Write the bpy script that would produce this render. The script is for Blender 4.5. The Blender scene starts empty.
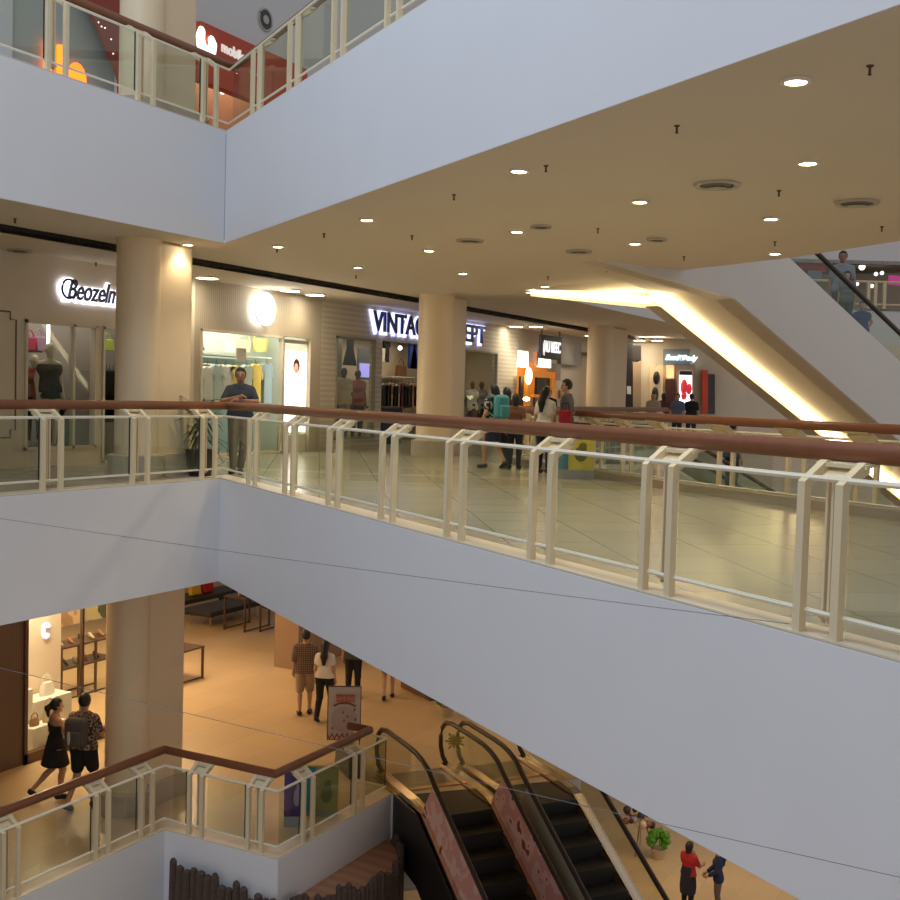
import bpy, bmesh, math, random
import numpy as np
from mathutils import Vector, Matrix
random.seed(7)
C = bpy.context.scene.collection
R = math.radians
# ------------------------------------------------------------------ camera
F = 1145.04; ROLL = R(1.587); PITCH = R(2.807); AZ = R(27.8); EYE = 1.4
fw = np.array([math.cos(PITCH)*math.cos(AZ), math.cos(PITCH)*math.sin(AZ), -math.sin(PITCH)])
r0 = np.array([math.sin(AZ), -math.cos(AZ), 0]); d0 = np.cross(fw, r0)
RT = math.cos(ROLL)*r0-math.sin(ROLL)*d0; DN = math.sin(ROLL)*r0+math.cos(ROLL)*d0
EO = np.array([0, 0, EYE])
cd = bpy.data.cameras.new('camera'); cam = bpy.data.objects.new('camera', cd); C.objects.link(cam)
cd.sensor_width = 36; cd.sensor_height = 36; cd.sensor_fit = 'HORIZONTAL'; cd.lens = F/900*36
cd.clip_end = 300
M = Matrix.Identity(4)
for i in range(3):
    M[i][0] = RT[i]; M[i][1] = -DN[i]; M[i][2] = -fw[i]; M[i][3] = EO[i]
cam.matrix_world = M
bpy.context.scene.camera = cam
# surveying helpers: a sight line from the eye meets a real plane of the building
def ray(px, py): return RT*(px-450)/F+DN*(py-450)/F+fw
def G(px, py, z=0.):
    d = ray(px, py); return EO+d*(z-EYE)/d[2]
def Wy(px, py, y):
    d = ray(px, py); return EO+d*y/d[1]
def Wx(px, py, x):
    d = ray(px, py); return EO+d*x/d[0]
def DD(px, py, d): return EO+ray(px, py)*d
# ------------------------------------------------------------------ world, light, exposure
w = bpy.data.worlds.new('world'); bpy.context.scene.world = w; w.use_nodes = True
w.node_tree.nodes['Background'].inputs[0].default_value = (.83, .79, .80, 1)
w.node_tree.nodes['Background'].inputs[1].default_value = .47
vs = bpy.context.scene.view_settings
vs.view_transform = 'Standard'; vs.look = 'None'; vs.gamma = 1; vs.exposure = 0.0; vs.use_curve_mapping = False
def area(name, loc, size, energy, col, rot=(0, 0, 0), sy=None):
    l = bpy.data.lights.new(name, 'AREA'); l.energy = energy; l.color = col; l.size = size
    if sy: l.shape = 'RECTANGLE'; l.size_y = sy
    o = bpy.data.objects.new(name, l); o.location = loc; o.rotation_euler = rot; C.objects.link(o); return o
WARM = (1, .68, .36); WARM2 = (1, .78, .52)
area('skylight', (2.5, 7.5, 14), 9, 1500, (.60, .77, 1.0))
for x, e in ((12.6, 60), (15.2, 70), (17.8, 75), (20.4, 110)): area('shop_ceiling_light', (x, 17.6, -1.8), 1.2, e, WARM)
for x in (17.5, 20.5): area('shop_ceiling_light', (x, 21.6, -1.8), 1.2, 75, WARM)
for x, y in ((13, 13.8), (16.5, 13.8), (20, 13.4), (23.5, 13), (20.5, 9.5), (27, 12.5)): area('mall_ceiling_light', (x, y, -1.75), .9, 15, (1, .62, .30))
for x, y in ((24.5, 8), (28, 7), (27, 3)): area('mall_ceiling_light', (x, y, -7.0), 1.5, 38, WARM)
# ------------------------------------------------------------------ materials
MATS = {}
def mat(name, col, rough=.6, metal=0, noise=0, nscale=8, spec=.5, emit=0, ecol=None, bump=0):
    if name in MATS: return MATS[name]
    m = bpy.data.materials.new(name); m.use_nodes = True; nt = m.node_tree
    b = nt.nodes['Principled BSDF']
    b.inputs['Base Color'].default_value = (*col, 1); b.inputs['Roughness'].default_value = rough
    b.inputs['Metallic'].default_value = metal; b.inputs['Specular IOR Level'].default_value = spec
    if emit:
        b.inputs['Emission Color'].default_value = (*(ecol or col), 1); b.inputs['Emission Strength'].default_value = emit
    if noise or bump:
        t = nt.nodes.new('ShaderNodeTexCoord'); n = nt.nodes.new('ShaderNodeTexNoise')
        n.inputs['Scale'].default_value = nscale; n.inputs['Detail'].default_value = 4
        nt.links.new(t.outputs['Object'], n.inputs['Vector'])
        if noise:
            mx = nt.nodes.new('ShaderNodeMix'); mx.data_type = 'RGBA'
            mx.inputs[6].default_value = (*[c*(1-noise) for c in col], 1); mx.inputs[7].default_value = (*[min(1, c*(1+noise)) for c in col], 1)
            nt.links.new(n.outputs[0], mx.inputs[0]); nt.links.new(mx.outputs[2], b.inputs['Base Color'])
        if bump:
            bp = nt.nodes.new('ShaderNodeBump'); bp.inputs['Strength'].default_value = bump
            nt.links.new(n.outputs[0], bp.inputs['Height']); nt.links.new(bp.outputs[0], b.inputs['Normal'])
    MATS[name] = m; return m
def pattern(name, kind, c1, c2, scale, rough=.6, rot=0, spec=.5, **kw):
    if name in MATS: return MATS[name]
    m = mat(name, c1, rough, spec=spec); nt = m.node_tree; b = nt.nodes['Principled BSDF']
    t = nt.nodes.new('ShaderNodeTexCoord'); mp = nt.nodes.new('ShaderNodeMapping'); mp.inputs['Rotation'].default_value = rot if isinstance(rot, tuple) else (0, 0, rot)
    nt.links.new(t.outputs['Object'], mp.inputs[0])
    if kind == 'tile':
        n = nt.nodes.new('ShaderNodeTexBrick'); n.offset = 0; n.inputs['Scale'].default_value = 1
        n.inputs['Brick Width'].default_value = scale; n.inputs['Row Height'].default_value = scale
        n.inputs['Mortar Size'].default_value = kw.get('mortar', .006); n.inputs['Mortar Smooth'].default_value = .1
        n.inputs['Color1'].default_value = (*c1, 1); n.inputs['Color2'].default_value = (*[c*.9 for c in c1], 1); n.inputs['Mortar'].default_value = (*c2, 1)
        nt.links.new(mp.outputs[0], n.inputs[0]); nt.links.new(n.outputs[0], b.inputs['Base Color'])
    elif kind == 'wave':
        n = nt.nodes.new('ShaderNodeTexWave'); n.inputs['Scale'].default_value = scale; n.bands_direction = kw.get('dir', 'Z')
        n.inputs['Distortion'].default_value = kw.get('dist', 0); n.inputs['Detail'].default_value = 2
        cr = nt.nodes.new('ShaderNodeMix'); cr.data_type = 'RGBA'; cr.inputs[6].default_value = (*c1, 1); cr.inputs[7].default_value = (*c2, 1)
        nt.links.new(mp.outputs[0], n.inputs[0]); nt.links.new(n.outputs[1], cr.inputs[0]); nt.links.new(cr.outputs[2], b.inputs['Base Color'])
    elif kind == 'blotch':
        n = nt.nodes.new('ShaderNodeTexNoise'); n.inputs['Scale'].default_value = scale; n.inputs['Detail'].default_value = 1
        cr = nt.nodes.new('ShaderNodeValToRGB'); cr.color_ramp.interpolation = 'CONSTANT'
        e = cr.color_ramp.elements; e[0].color = (*c1, 1); e[1].position = kw.get('th', .52); e[1].color = (*c2, 1)
        if 'c3' in kw:
            q = e.new(kw.get('th3', .6)); q.color = (*kw['c3'], 1)
        nt.links.new(mp.outputs[0], n.inputs[0]); nt.links.new(n.outputs[0], cr.inputs[0]); nt.links.new(cr.outputs[0], b.inputs['Base Color'])
    elif kind == 'plaid':
        ws = []
        for ax in ('X', 'Z'):
            n = nt.nodes.new('ShaderNodeTexWave'); n.inputs['Scale'].default_value = scale; n.bands_direction = ax
            nt.links.new(mp.outputs[0], n.inputs[0]); ws.append(n)
        mu = nt.nodes.new('ShaderNodeMath'); mu.operation = 'MULTIPLY'
        nt.links.new(ws[0].outputs[1], mu.inputs[0]); nt.links.new(ws[1].outputs[1], mu.inputs[1])
        cr = nt.nodes.new('ShaderNodeMix'); cr.data_type = 'RGBA'; cr.inputs[6].default_value = (*c1, 1); cr.inputs[7].default_value = (*c2, 1)
        nt.links.new(mu.outputs[0], cr.inputs[0]); nt.links.new(cr.outputs[2], b.inputs['Base Color'])
    return m
def glassmat(name, tint, refl=.08):
    if name in MATS: return MATS[name]
    m = bpy.data.materials.new(name); m.use_nodes = True; nt = m.node_tree; nt.nodes.clear()
    o = nt.nodes.new('ShaderNodeOutputMaterial'); t = nt.nodes.new('ShaderNodeBsdfTransparent'); g = nt.nodes.new('ShaderNodeBsdfGlossy')
    t.inputs[0].default_value = (*tint, 1); g.inputs['Roughness'].default_value = .02; g.inputs['Color'].default_value = (.9, 1, .95, 1)
    fr = nt.nodes.new('ShaderNodeLayerWeight'); fr.inputs[0].default_value = .12
    mul = nt.nodes.new('ShaderNodeMath'); mul.operation = 'MULTIPLY_ADD'; mul.inputs[1].default_value = refl*5; mul.inputs[2].default_value = refl*.6
    mx = nt.nodes.new('ShaderNodeMixShader')
    nt.links.new(fr.outputs[1], mul.inputs[0]); nt.links.new(mul.outputs[0], mx.inputs[0]); nt.links.new(t.outputs[0], mx.inputs[1]); nt.links.new(g.outputs[0], mx.inputs[2]); nt.links.new(mx.outputs[0], o.inputs[0])
    MATS[name] = m; return m
PAINT = mat('white_emulsion', (.74, .735, .745), .7, noise=.03, nscale=1.2)
CEIL = mat('cream_ceiling', (.70, .60, .46), .8, noise=.02, nscale=1)
CREAM = mat('cream_wall', (.70, .62, .49), .6, noise=.04, nscale=2)
COLM = mat('cream_column', (.82, .65, .42), .35, noise=.03, nscale=3)
FLOOR = pattern('polished_floor_tile', 'tile', (.39, .355, .25), (.22, .20, .14), .9, .24, mortar=.010, rot=R(55.7), spec=.38)
FLOORW = pattern('warm_floor_tile', 'tile', (.62, .47, .28), (.50, .37, .22), .9, .3, mortar=.008)
FLOORS = mat('pale_shop_floor', (.72, .60, .42), .25, noise=.05, nscale=2)
COPING = mat('beige_coping', (.68, .58, .42), .45, noise=.05, nscale=5)
RAILP = mat('beige_rail_paint', (.74, .62, .40), .45)
RAILW = mat('white_rail_paint', (.84, .78, .62), .35)
WOOD = mat('brown_handrail_wood', (.21, .075, .032), .32, noise=.15, nscale=10)
DARK = mat('dark_gasket', (.02, .02, .02), .5)
GLASS = glassmat('balustrade_glass', (.905, .925, .88), .05)
SHOPGL = glassmat('shop_glass', (.95, .97, .95), .02)
STEEL = mat('brushed_brass_steel', (.72, .60, .45), .22, metal=1)
RUBBER = mat('black_handrail_rubber', (.035, .022, .016), .35)
BLACK = mat('black_metal', (.02, .018, .018), .4)
BROWN = mat('dark_brown_metal', (.09, .045, .025), .45)
WHITE = mat('white_lacquer', (.85, .83, .78), .35)
# ------------------------------------------------------------------ mesh builder
class MB:
    def __init__(s): s.v = []; s.f = []
    def add(s, vs, fs):
        n = len(s.v); s.v += [tuple(map(float, v)) for v in vs]; s.f += [tuple(i+n for i in f) for f in fs]; return s
    def box(s, c, d, rz=0, rx=0, ry=0):
        m = Matrix.Rotation(rz, 3, 'Z') @ Matrix.Rotation(ry, 3, 'Y') @ Matrix.Rotation(rx, 3, 'X'); c = Vector([float(q) for q in c])
        vs = [c+m@Vector((x*d[0]/2, y*d[1]/2, z*d[2]/2)) for x in (-1, 1) for y in (-1, 1) for z in (-1, 1)]
        return s.add(vs, [(0, 1, 3, 2), (4, 6, 7, 5), (0, 4, 5, 1), (2, 3, 7, 6), (0, 2, 6, 4), (1, 5, 7, 3)])
    def span(s, x0, x1, y0, y1, z0, z1): return s.box(((x0+x1)/2, (y0+y1)/2, (z0+z1)/2), (abs(x1-x0), abs(y1-y0), abs(z1-z0)))
    def prism(s, poly, z0, z1):
        n = len(poly); vs = [(p[0], p[1], z0) for p in poly]+[(p[0], p[1], z1) for p in poly]
        a = sum(poly[i][0]*poly[(i+1) % n][1]-poly[(i+1) % n][0]*poly[i][1] for i in range(n))
        fs = [tuple(range(n))[::-1], tuple(range(n, 2*n))]+[(i, (i+1) % n, n+(i+1) % n, n+i) for i in range(n)]
        if a < 0: fs = [f[::-1] for f in fs]
        return s.add(vs, fs)
    def extr(s, pts, off):   # planar 3D polygon swept by a vector
        n = len(pts); off = np.array(off, float); vs = [np.array(p, float) for p in pts]; vs = vs+[v+off for v in vs]
        return s.add(vs, [tuple(range(n))[::-1], tuple(range(n, 2*n))]+[(i, (i+1) % n, n+(i+1) % n, n+i) for i in range(n)])
    def seg(s, p, q, t, z0, z1, o=0):  # wall strip from p to q, thickness t to the left, offset o
        p = np.array(p[:2], float); q = np.array(q[:2], float); d = (q-p)/np.linalg.norm(q-p); n = np.array([-d[1], d[0]])
        return s.prism([p+n*o, q+n*o, q+n*(o+t), p+n*(o+t)], z0, z1)
    def tube(s, path, r, n=8, flat=1.0, closed=False):
        path = [Vector([float(a) for a in p]) for p in path]; m = len(path); rs = r if isinstance(r, (list, tuple)) else [r]*m
        vs = []
        for i, p in enumerate(path):
            if closed: t = path[(i+1) % m]-path[i-1]
            else: t = path[min(i+1, m-1)]-path[max(i-1, 0)]
            t.normalize(); up = Vector((0, 0, 1)) if abs(t.z) < .95 else Vector((1, 0, 0))
            a = t.cross(up).normalized(); b = a.cross(t).normalized()
            for k in range(n):
                an = 2*math.pi*k/n; vs.append(p+a*math.cos(an)*rs[i]*flat+b*math.sin(an)*rs[i])
        fs = []
        for i in range(m if closed else m-1):
            j = (i+1) % m
            for k in range(n): fs.append((i*n+k, i*n+(k+1) % n, j*n+(k+1) % n, j*n+k))
        if not closed: fs += [tuple(range(n))[::-1], tuple(range((m-1)*n, m*n))]
        return s.add(vs, fs)
    def lathe(s, prof, c, n=20, sx=1, sy=1, caps=True):
        vs = []; m = len(prof)
        for r_, z in prof:
            for k in range(n): a = 2*math.pi*k/n; vs.append((c[0]+r_*math.cos(a)*sx, c[1]+r_*math.sin(a)*sy, c[2]+z))
        fs = [(i*n+k, i*n+(k+1) % n, (i+1)*n+(k+1) % n, (i+1)*n+k) for i in range(m-1) for k in range(n)]
        if caps: fs += [tuple(range(n))[::-1], tuple(range((m-1)*n, m*n))]
        return s.add(vs, fs)
    def ball(s, c, r, n=12):
        rr = r if isinstance(r, (tuple, list)) else (r, r, r)
        prof = [(max(.001, math.sin(math.pi*i/8)), -math.cos(math.pi*i/8)*rr[2]) for i in range(9)]
        return s.lathe(prof, c, n, rr[0], rr[1])
def build(name, mb, m, parent=None, smooth=False, label=None, cat=None, group=None, kind=None, loc=None, bevel=0):
    me = bpy.data.meshes.new(name); me.from_pydata(mb.v, [], mb.f); me.materials.append(m)
    o = bpy.data.objects.new(name, me); C.objects.link(o)
    if parent is not None:
        o.parent = parent
        o.matrix_parent_inverse = Matrix.Translation(-parent.location) if False else parent_inv(parent)
    if smooth:
        for p in me.polygons: p.use_smooth = True
    if smooth == 'auto':
        try: me.set_sharp_from_angle(angle=R(40))
        except Exception: pass
    if bevel:
        bv = o.modifiers.new('bevel', 'BEVEL'); bv.width = bevel; bv.segments = 2; bv.limit_method = 'ANGLE'
    tag(o, label, cat, group, kind); return o
def parent_inv(p):
    m = Matrix.Identity(4)
    q = p
    m = Matrix.Translation(q.location) @ Matrix.Rotation(q.rotation_euler.z, 4, 'Z')
    if q.parent: m = m  # parts keep world coordinates
    return m.inverted() if not q.get('_part') else Matrix.Identity(4)
def tag(o, label=None, cat=None, group=None, kind=None):
    if label: o['label'] = label
    if cat: o['category'] = cat
    if group: o['group'] = group
    if kind: o['kind'] = kind
    return o
def thing(name, label, cat, loc=(0, 0, 0), group=None, rz=0):
    o = bpy.data.objects.new(name, None); C.objects.link(o); o.location = [float(a) for a in loc]; o.rotation_euler = (0, 0, rz); o.empty_display_size = .1
    return tag(o, label, cat, group)
def struct(name, mb, m, smooth=False): return build(name, mb, m, kind='structure', smooth=smooth)
def part(name, mb, m, parent, smooth=False, label=None, bevel=0, kind=None):
    # world-coordinate mesh under a thing (or under a part whose own transform is the identity)
    me = bpy.data.meshes.new(name); me.from_pydata(mb.v, [], mb.f); me.materials.append(m)
    o = bpy.data.objects.new(name, me); C.objects.link(o); o.parent = parent
    root = parent
    if root.parent is None:
        o.matrix_parent_inverse = (Matrix.Translation(root.location) @ Matrix.Rotation(root.rotation_euler.z, 4, 'Z')).inverted()
    if smooth:
        for p in me.polygons: p.use_smooth = True
    if smooth == 'auto': me.set_sharp_from_angle(angle=R(40))
    if bevel:
        bv = o.modifiers.new('bevel', 'BEVEL'); bv.width = bevel; bv.segments = 2; bv.limit_method = 'ANGLE'
    if label: o['label'] = label
    if kind: o['kind'] = kind
    return o
def lpart(name, mb, m, parent, smooth=False, label=None):   # local-coordinate mesh
    me = bpy.data.meshes.new(name); me.from_pydata(mb.v, [], mb.f); me.materials.append(m)
    o = bpy.data.objects.new(name, me); C.objects.link(o); o.parent = parent
    if smooth:
        for p in me.polygons: p.use_smooth = True
    if smooth == 'auto': me.set_sharp_from_angle(angle=R(40))
    if label: o['label'] = label
    return o
def copy_tree(o, parent=None):
    c = o.copy(); C.objects.link(c)
    if parent is not None: c.parent = parent
    for ch in list(o.children): copy_tree(ch, c)
    return c
def text_mesh(name, s, size, m, parent, origin, ux, uz, ext=.01, off=0, shear=0, sx=1, label=None, align='LEFT', top=None):
    cu = bpy.data.curves.new('t', 'FONT'); cu.body = s; cu.size = size; cu.extrude = ext; cu.offset = off; cu.shear = shear; cu.align_x = align
    t = bpy.data.objects.new('t', cu); C.objects.link(t)
    dg = bpy.context.evaluated_depsgraph_get(); me = bpy.data.meshes.new_from_object(t.evaluated_get(dg)); me.name = name
    bpy.data.objects.remove(t); bpy.data.curves.remove(cu)
    ux = Vector(ux).normalized(); uz = Vector(uz).normalized(); un = ux.cross(uz)
    o0 = Vector([float(a) for a in origin])
    for v in me.vertices: v.co = o0+ux*v.co.x*sx+uz*v.co.y+un*v.co.z
    me.materials.clear(); me.materials.append(m)
    o = bpy.data.objects.new(name, me); C.objects.link(o)
    if parent is not None:
        o.parent = parent
        if parent.parent is None: o.matrix_parent_inverse = (Matrix.Translation(parent.location) @ Matrix.Rotation(parent.rotation_euler.z, 4, 'Z')).inverted()
    if label: o['label'] = label
    return o
# ------------------------------------------------------------------ plan of the mall
P0 = np.array([13.95, 11.35]); U = np.array([.564, .826]); N = np.array([.826, -.564])
P1 = P0-U*17.0
def RS(s, o=0): return P0-U*s+N*o          # s metres from the corner along the bridge edge, o inward
FAR = [(13.2, -2.6), (14.3, .1), (15.2, 1.65), (16.3, 3.35), (17.6, 5.2), (19.6, 7.4), (20.9, 8.9), (21.9, 9.9), (33.0, 9.9)]
MIDPOLY = [(2, 11.35), tuple(P0), tuple(P1)]+FAR+[(52, 9.9), (52, 24), (2, 24)]
UPPOLY = [(2, 11.35), tuple(P0), tuple(P1)]+[(13.2, -2.6), (14.6, -.4), (16.37, 1.94), (17.84, 3.69), (18.82, 5.33), (20.36, 7.34), (21.9, 9.9), (52, 9.9), (52, 24), (2, 24)]
LOWPOLY = [(2, 11.6), (13.1, 11.6), (13.1, 9.5), (16.25, 9.5), (16.4, 9.25), (18.73, 7.09), (24.39, 14.08), (24.9, 15.0), (44, 15), (44, 27), (2, 27)]
def floors(poly, z, th, fm, nm='slab'):
    b = MB(); b.prism(poly, z-.05, z); struct('floor', b, fm)
# mid storey
floors(MIDPOLY, 0, 1.6, FLOOR)
def inset(pt, n, d): return (pt[0]+n[0]*d, pt[1]+n[1]*d)
def edge_wall(name, pts, z0, z1, m=PAINT, t=.12):
    b = MB()
    for a, c in zip(pts[:-1], pts[1:]): b.seg(a, c, t, z0+.003, z1+.044, -.008)
    return struct(name, b, m)
PL = [(2, 11.35), tuple(P0)]; PR = [tuple(P0), tuple(P1)]
edge_wall('wall_left', PL, -1.6, 0-.05); edge_wall('wall_right', PR, -1.6, -.05)
edge_wall('wall_far', FAR, -1.6, -.05)
b = MB(); b.prism(MIDPOLY, -1.6, -1.55); struct('ceiling', b, CEIL)
# upper storey (ceiling of the mid level is its underside); the slot follows y = 13.2
cp = [(2, 11.47)]+[tuple(np.array(P0)+N*.12+np.array([.02, .0])), tuple(P1+N*.12)]+UPPOLY[3:10]+[(52, 9.9), (52, 13.15), (2, 13.15)]
edge_wall('wall_left', PL, 3.6, 5.25); edge_wall('wall_right', PR, 3.6, 5.25)
edge_wall('wall_far', UPPOLY[3:11], 3.6, 5.25)
b = MB(); b.prism([(2, 11.35), tuple(P0), tuple(P1)]+UPPOLY[3:10]+[(52, 9.9), (52, 13.15), (2, 13.15)], 3.6, 3.66); struct('ceiling', b, CEIL)
b = MB(); b.span(2, 52, 13.27, 24, 3.5, 3.56); struct('ceiling', b, CEIL)
b = MB(); b.span(2, 52, 13.15, 13.27, 3.64, 3.7); b.span(2, 52, 13.27, 13.29, 3.5, 3.66); struct('trim_1', b, mat('slot_black', (.035, .025, .018), .8))
b = MB(); b.prism(UPPOLY, 5.25, 5.3); struct('floor', b, FLOOR)
# lower storey and ground
b = MB(); b.prism(LOWPOLY, -5.35, -5.3); struct('floor', b, FLOORW)
LE = [(2, 11.6), (13.1, 11.6), (13.1, 9.5), (16.25, 9.5)]
edge_wall('wall_lower', LE, -6.9, -5.35)
edge_wall('wall_lower', [(16.25, 9.5), (16.4, 9.25), (18.73, 7.09), (24.39, 14.08), (24.9, 15), (44, 15)], -6.9, -5.35)
b = MB(); b.prism(LOWPOLY, -6.95, -6.9); struct('ceiling', b, CEIL)
b = MB(); b.span(-6, 60, -22, 30, -10.7, -10.6); struct('floor', b, FLOORW)
# copings
# corner joint: thin grey strip
b = MB(); b.box((P0[0]-.012, P0[1]-.012, 4.45), (.02, .02, 1.6), R(28)); struct('trim_3', b, mat('joint_grey', (.30, .29, .28), .8))
# ------------------------------------------------------------------ railings
def offset_path(pts, o):
    pts = [np.array(p, float) for p in pts]; out = []
    for i, p in enumerate(pts):
        ns = []
        for a, c in ((i-1, i), (i, i+1)):
            if a < 0 or c >= len(pts): continue
            d = pts[c]-pts[a]; d /= np.linalg.norm(d); ns.append(np.array([-d[1], d[0]]))
        if len(ns) == 1: out.append(p+ns[0]*o)
        else:
            m = ns[0]+ns[1]; m /= (1+ns[0]@ns[1]); out.append(p+m*o)
    return out
def coping(pts, z, w_=.30, name='trim_2'):
    q = offset_path(pts, w_); b = MB()
    for i in range(len(pts)-1): b.prism([pts[i], pts[i+1], q[i+1], q[i]], z, z+.012)
    struct(name, b, COPING)
coping([(2, 11.35), tuple(P0), tuple(P1)], 0); coping(FAR, 0, .16); coping(LE, -5.3); coping([(2, 11.35), tuple(P0), tuple(P1)], 5.3)
b = MB(); q = offset_path(FAR, .12); q2 = offset_path(FAR, .30)
for i in range(len(FAR)-1): b.prism([q[i], q[i+1], q2[i+1], q2[i]], 0, .13)
struct('trim_6', b, mat('curb_stone', (.34, .28, .21), .5, noise=.1, nscale=6))
def railing(label, pts, z0, pairs, detail=True, cat='railing', group=None, ends=(0, 0), gap=.15):
    """pts: slab edge, walkway to its left; pairs: per segment a list of distances of post pairs from the segment start"""
    t = thing('railing', label, cat, (*[float(a) for a in pts[0]], z0), group)
    def rp(o, z): return [(*p, z0+z) for p in offset_path(pts, o)]
    hp = rp(.27, 1.115); b = MB()
    b.tube(hp, .066, 10, flat=.85); part('handrail', b, WOOD, t, smooth='auto')
    b = MB(); b.tube(rp(.07, .955), .021, 6); part('top_rail', b, RAILW, t)
    b = MB(); b.tube(rp(.07, .145), .017, 6); part('bottom_rail', b, RAILW, t)
    gl = offset_path(pts, .07)
    for i, (a, c) in enumerate(zip(pts[:-1], pts[1:])):
        a = np.array(a, float); c = np.array(c, float); L_ = np.linalg.norm(c-a); d = (c-a)/L_; n = np.array([-d[1], d[0]])
        ps = sorted(pairs[i])
        for s in ps:
            for sg in (-1, 1):
                q = a+d*(s+sg*gap)
                prof = [(.02, 0), (.075, 0), (.075, .90), (.235, 1.0), (.235, 1.06), (.20, 1.06), (.02, .93)]
                b = MB(); b.extr([(*(q+n*o-d*.03), z0+z) for o, z in prof], (*(d*.06), 0)); part('post', b, RAILP, t)
            b = MB(); q = a+d*s
            b.extr([(*(q+n*.185-d*(gap+.05)), z0+1.02), (*(q+n*.30-d*(gap+.05)), z0+1.05), (*(q+n*.30-d*(gap+.05)), z0+1.062), (*(q+n*.185-d*(gap+.05)), z0+1.045)], (*(d*(2*gap+.1)), 0))
            b.extr([(*(q+n*.125-d*gap), z0+.935), (*(q+n*.235-d*gap), z0+1.003), (*(q+n*.235-d*gap), z0+1.018), (*(q+n*.125-d*gap), z0+.95)], (*(d*2*gap), 0))
            part('bracket', b, RAILP, t)
            if detail:
                b = MB()
                for sg in (-1, 1): b.box((*(q+n*.13+d*sg*.022), z0+.52), (.018, .05, .88), math.atan2(d[1], d[0]))
                b.box((*(q+n*.13), z0+.12), (.09, .09, .02), math.atan2(d[1], d[0]))
                part('clamp_post', b, RAILP, t)
        bounds = [0.]+ps+[L_]
        for k in range(len(bounds)-1):
            s0 = bounds[k]+(.2 if k else .1); s1 = bounds[k+1]-(.2 if k < len(bounds)-2 else .1)
            if s1-s0 < .15: continue
            b = MB(); p, q = a+d*s0+n*.066, a+d*s1+n*.066; b.seg(p, q, .01, z0+.15, z0+.95); g = part('glass_panel', b, GLASS, t)
            if detail:
                b = MB(); b.box((*(q+d*.004), z0+.55), (.010, .014, .80), math.atan2(d[1], d[0])); part('gasket', b, DARK, g)
    return t
# mid level, void edge: left run then bridge run
RP = sorted(12.25-1.55*k for k in range(-3, 8))
railing('brown wooden handrail on paired cream posts with glass, running along the whole mid level edge', [(2, 11.35), tuple(P0), tuple(P1)], 0,
        [[x-2 for x in (4.2, 5.8, 7.4, 9.03, 10.63, 12.24, 13.72)], [s for s in RP if s > .9]])
railing('upper level glass railing with brown handrail at the top of the photo', [(2, 11.35), tuple(P0), tuple(P1)], 5.3,
        [[x-2 for x in (4.2, 5.8, 7.4, 9.03, 10.64, 12.24, 13.6)], [1.25+1.55*k for k in range(9)]])
railing('railing along the far side of the bridge behind the walkers', [FAR[i] for i in range(0, 8)], 0,
        [[.8, 2.3], [1.0], [.5, 1.7], [1.1], [.4, 1.6, 2.7], [1.2], [.7]], detail=False)
railing('distant railing of the second void below the far shops', [(21.9, 9.9), (33, 9.9)], 0, [[.6, 2.2, 3.8, 5.4, 7.0, 8.6, 10.2]], detail=False)
# lower level: zig-zag edge ending in a short return
t_low = railing('lower level zigzag glass railing with brown handrail beside the escalators', LE+[(16.25, 10.2)], -5.3,
        [[x-2 for x in (3.8, 5.4, 7.0, 8.6, 10.24, 11.85)]+[10.75], [.55, 1.65], [.8, 2.2], []], detail=True, gap=.12)
# ------------------------------------------------------------------ columns
def column(x0, x1, y, z0, z1, label, rad=.33, px=None):
    t = thing('column', label, 'column', (x0+rad, y, z0), 'cream columns with a round shaft joined to a flat pier')
    cx = x0+rad
    b = MB(); b.lathe([(rad, 0), (rad, z1-z0)], (cx, y, z0), 40); part('shaft', b, COLM, t, smooth='auto')
    b = MB(); b.span(cx, x1, y-.22, y+.28, z0, z1); part('pier', b, COLM, t, bevel=.05)
    b = MB(); b.lathe([(rad+.10, 0), (rad+.10, .34), (rad+.03, .36)], (cx, y, z0), 40); b.span(cx, x1+.06, y-.30, y+.36, z0, z0+.35); part('plinth', b, mat('plinth_stone', (.50, .42, .32), .4, noise=.08, nscale=12), t, smooth='auto')
    return t
column(12.85, 14.16, 12.35, 0, 3.6, 'cream column at mid level nearest the corner, between the script sign and the potted palm')
column(22.2, 23.68, 12.35, 0, 3.6, 'cream column standing in front of the blue lettered clothes shop', .40)
column(32.8, 35.1, 12.4, 0, 3.6, 'cream column furthest back, right of the dark lit box sign', .40)
column(13.1, 14.52, 12.7, -5.3, -1.6, 'cream column on the lower level beside the couple passing the bright shop window')
column(12.85, 14.16, 12.35, 5.3, 12, 'pale column on the upper level beside the red banner')
# ------------------------------------------------------------------ enclosing walls further off
V2 = lambda p: (float(p[0]), float(p[1]))
BA, BB = V2(DD(560, 400, 41.5)), V2(DD(1000, 400, 41.5))
b = MB(); b.seg(BB, BA, .3, -10.6, 3.6, -.3); struct('wall_back', b, CREAM)
b = MB(); b.span(52, 52.3, 5, 27, -10.6, 12); struct('wall_back', b, CREAM)
b = MB(); b.span(2, 52, 26, 26.3, -5.3, -1.6); struct('wall_rear', b, CREAM)
b = MB(); b.span(2, 2.3, 11.35, 26, -5.3, 9); struct('wall_side', b, CREAM)
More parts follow.
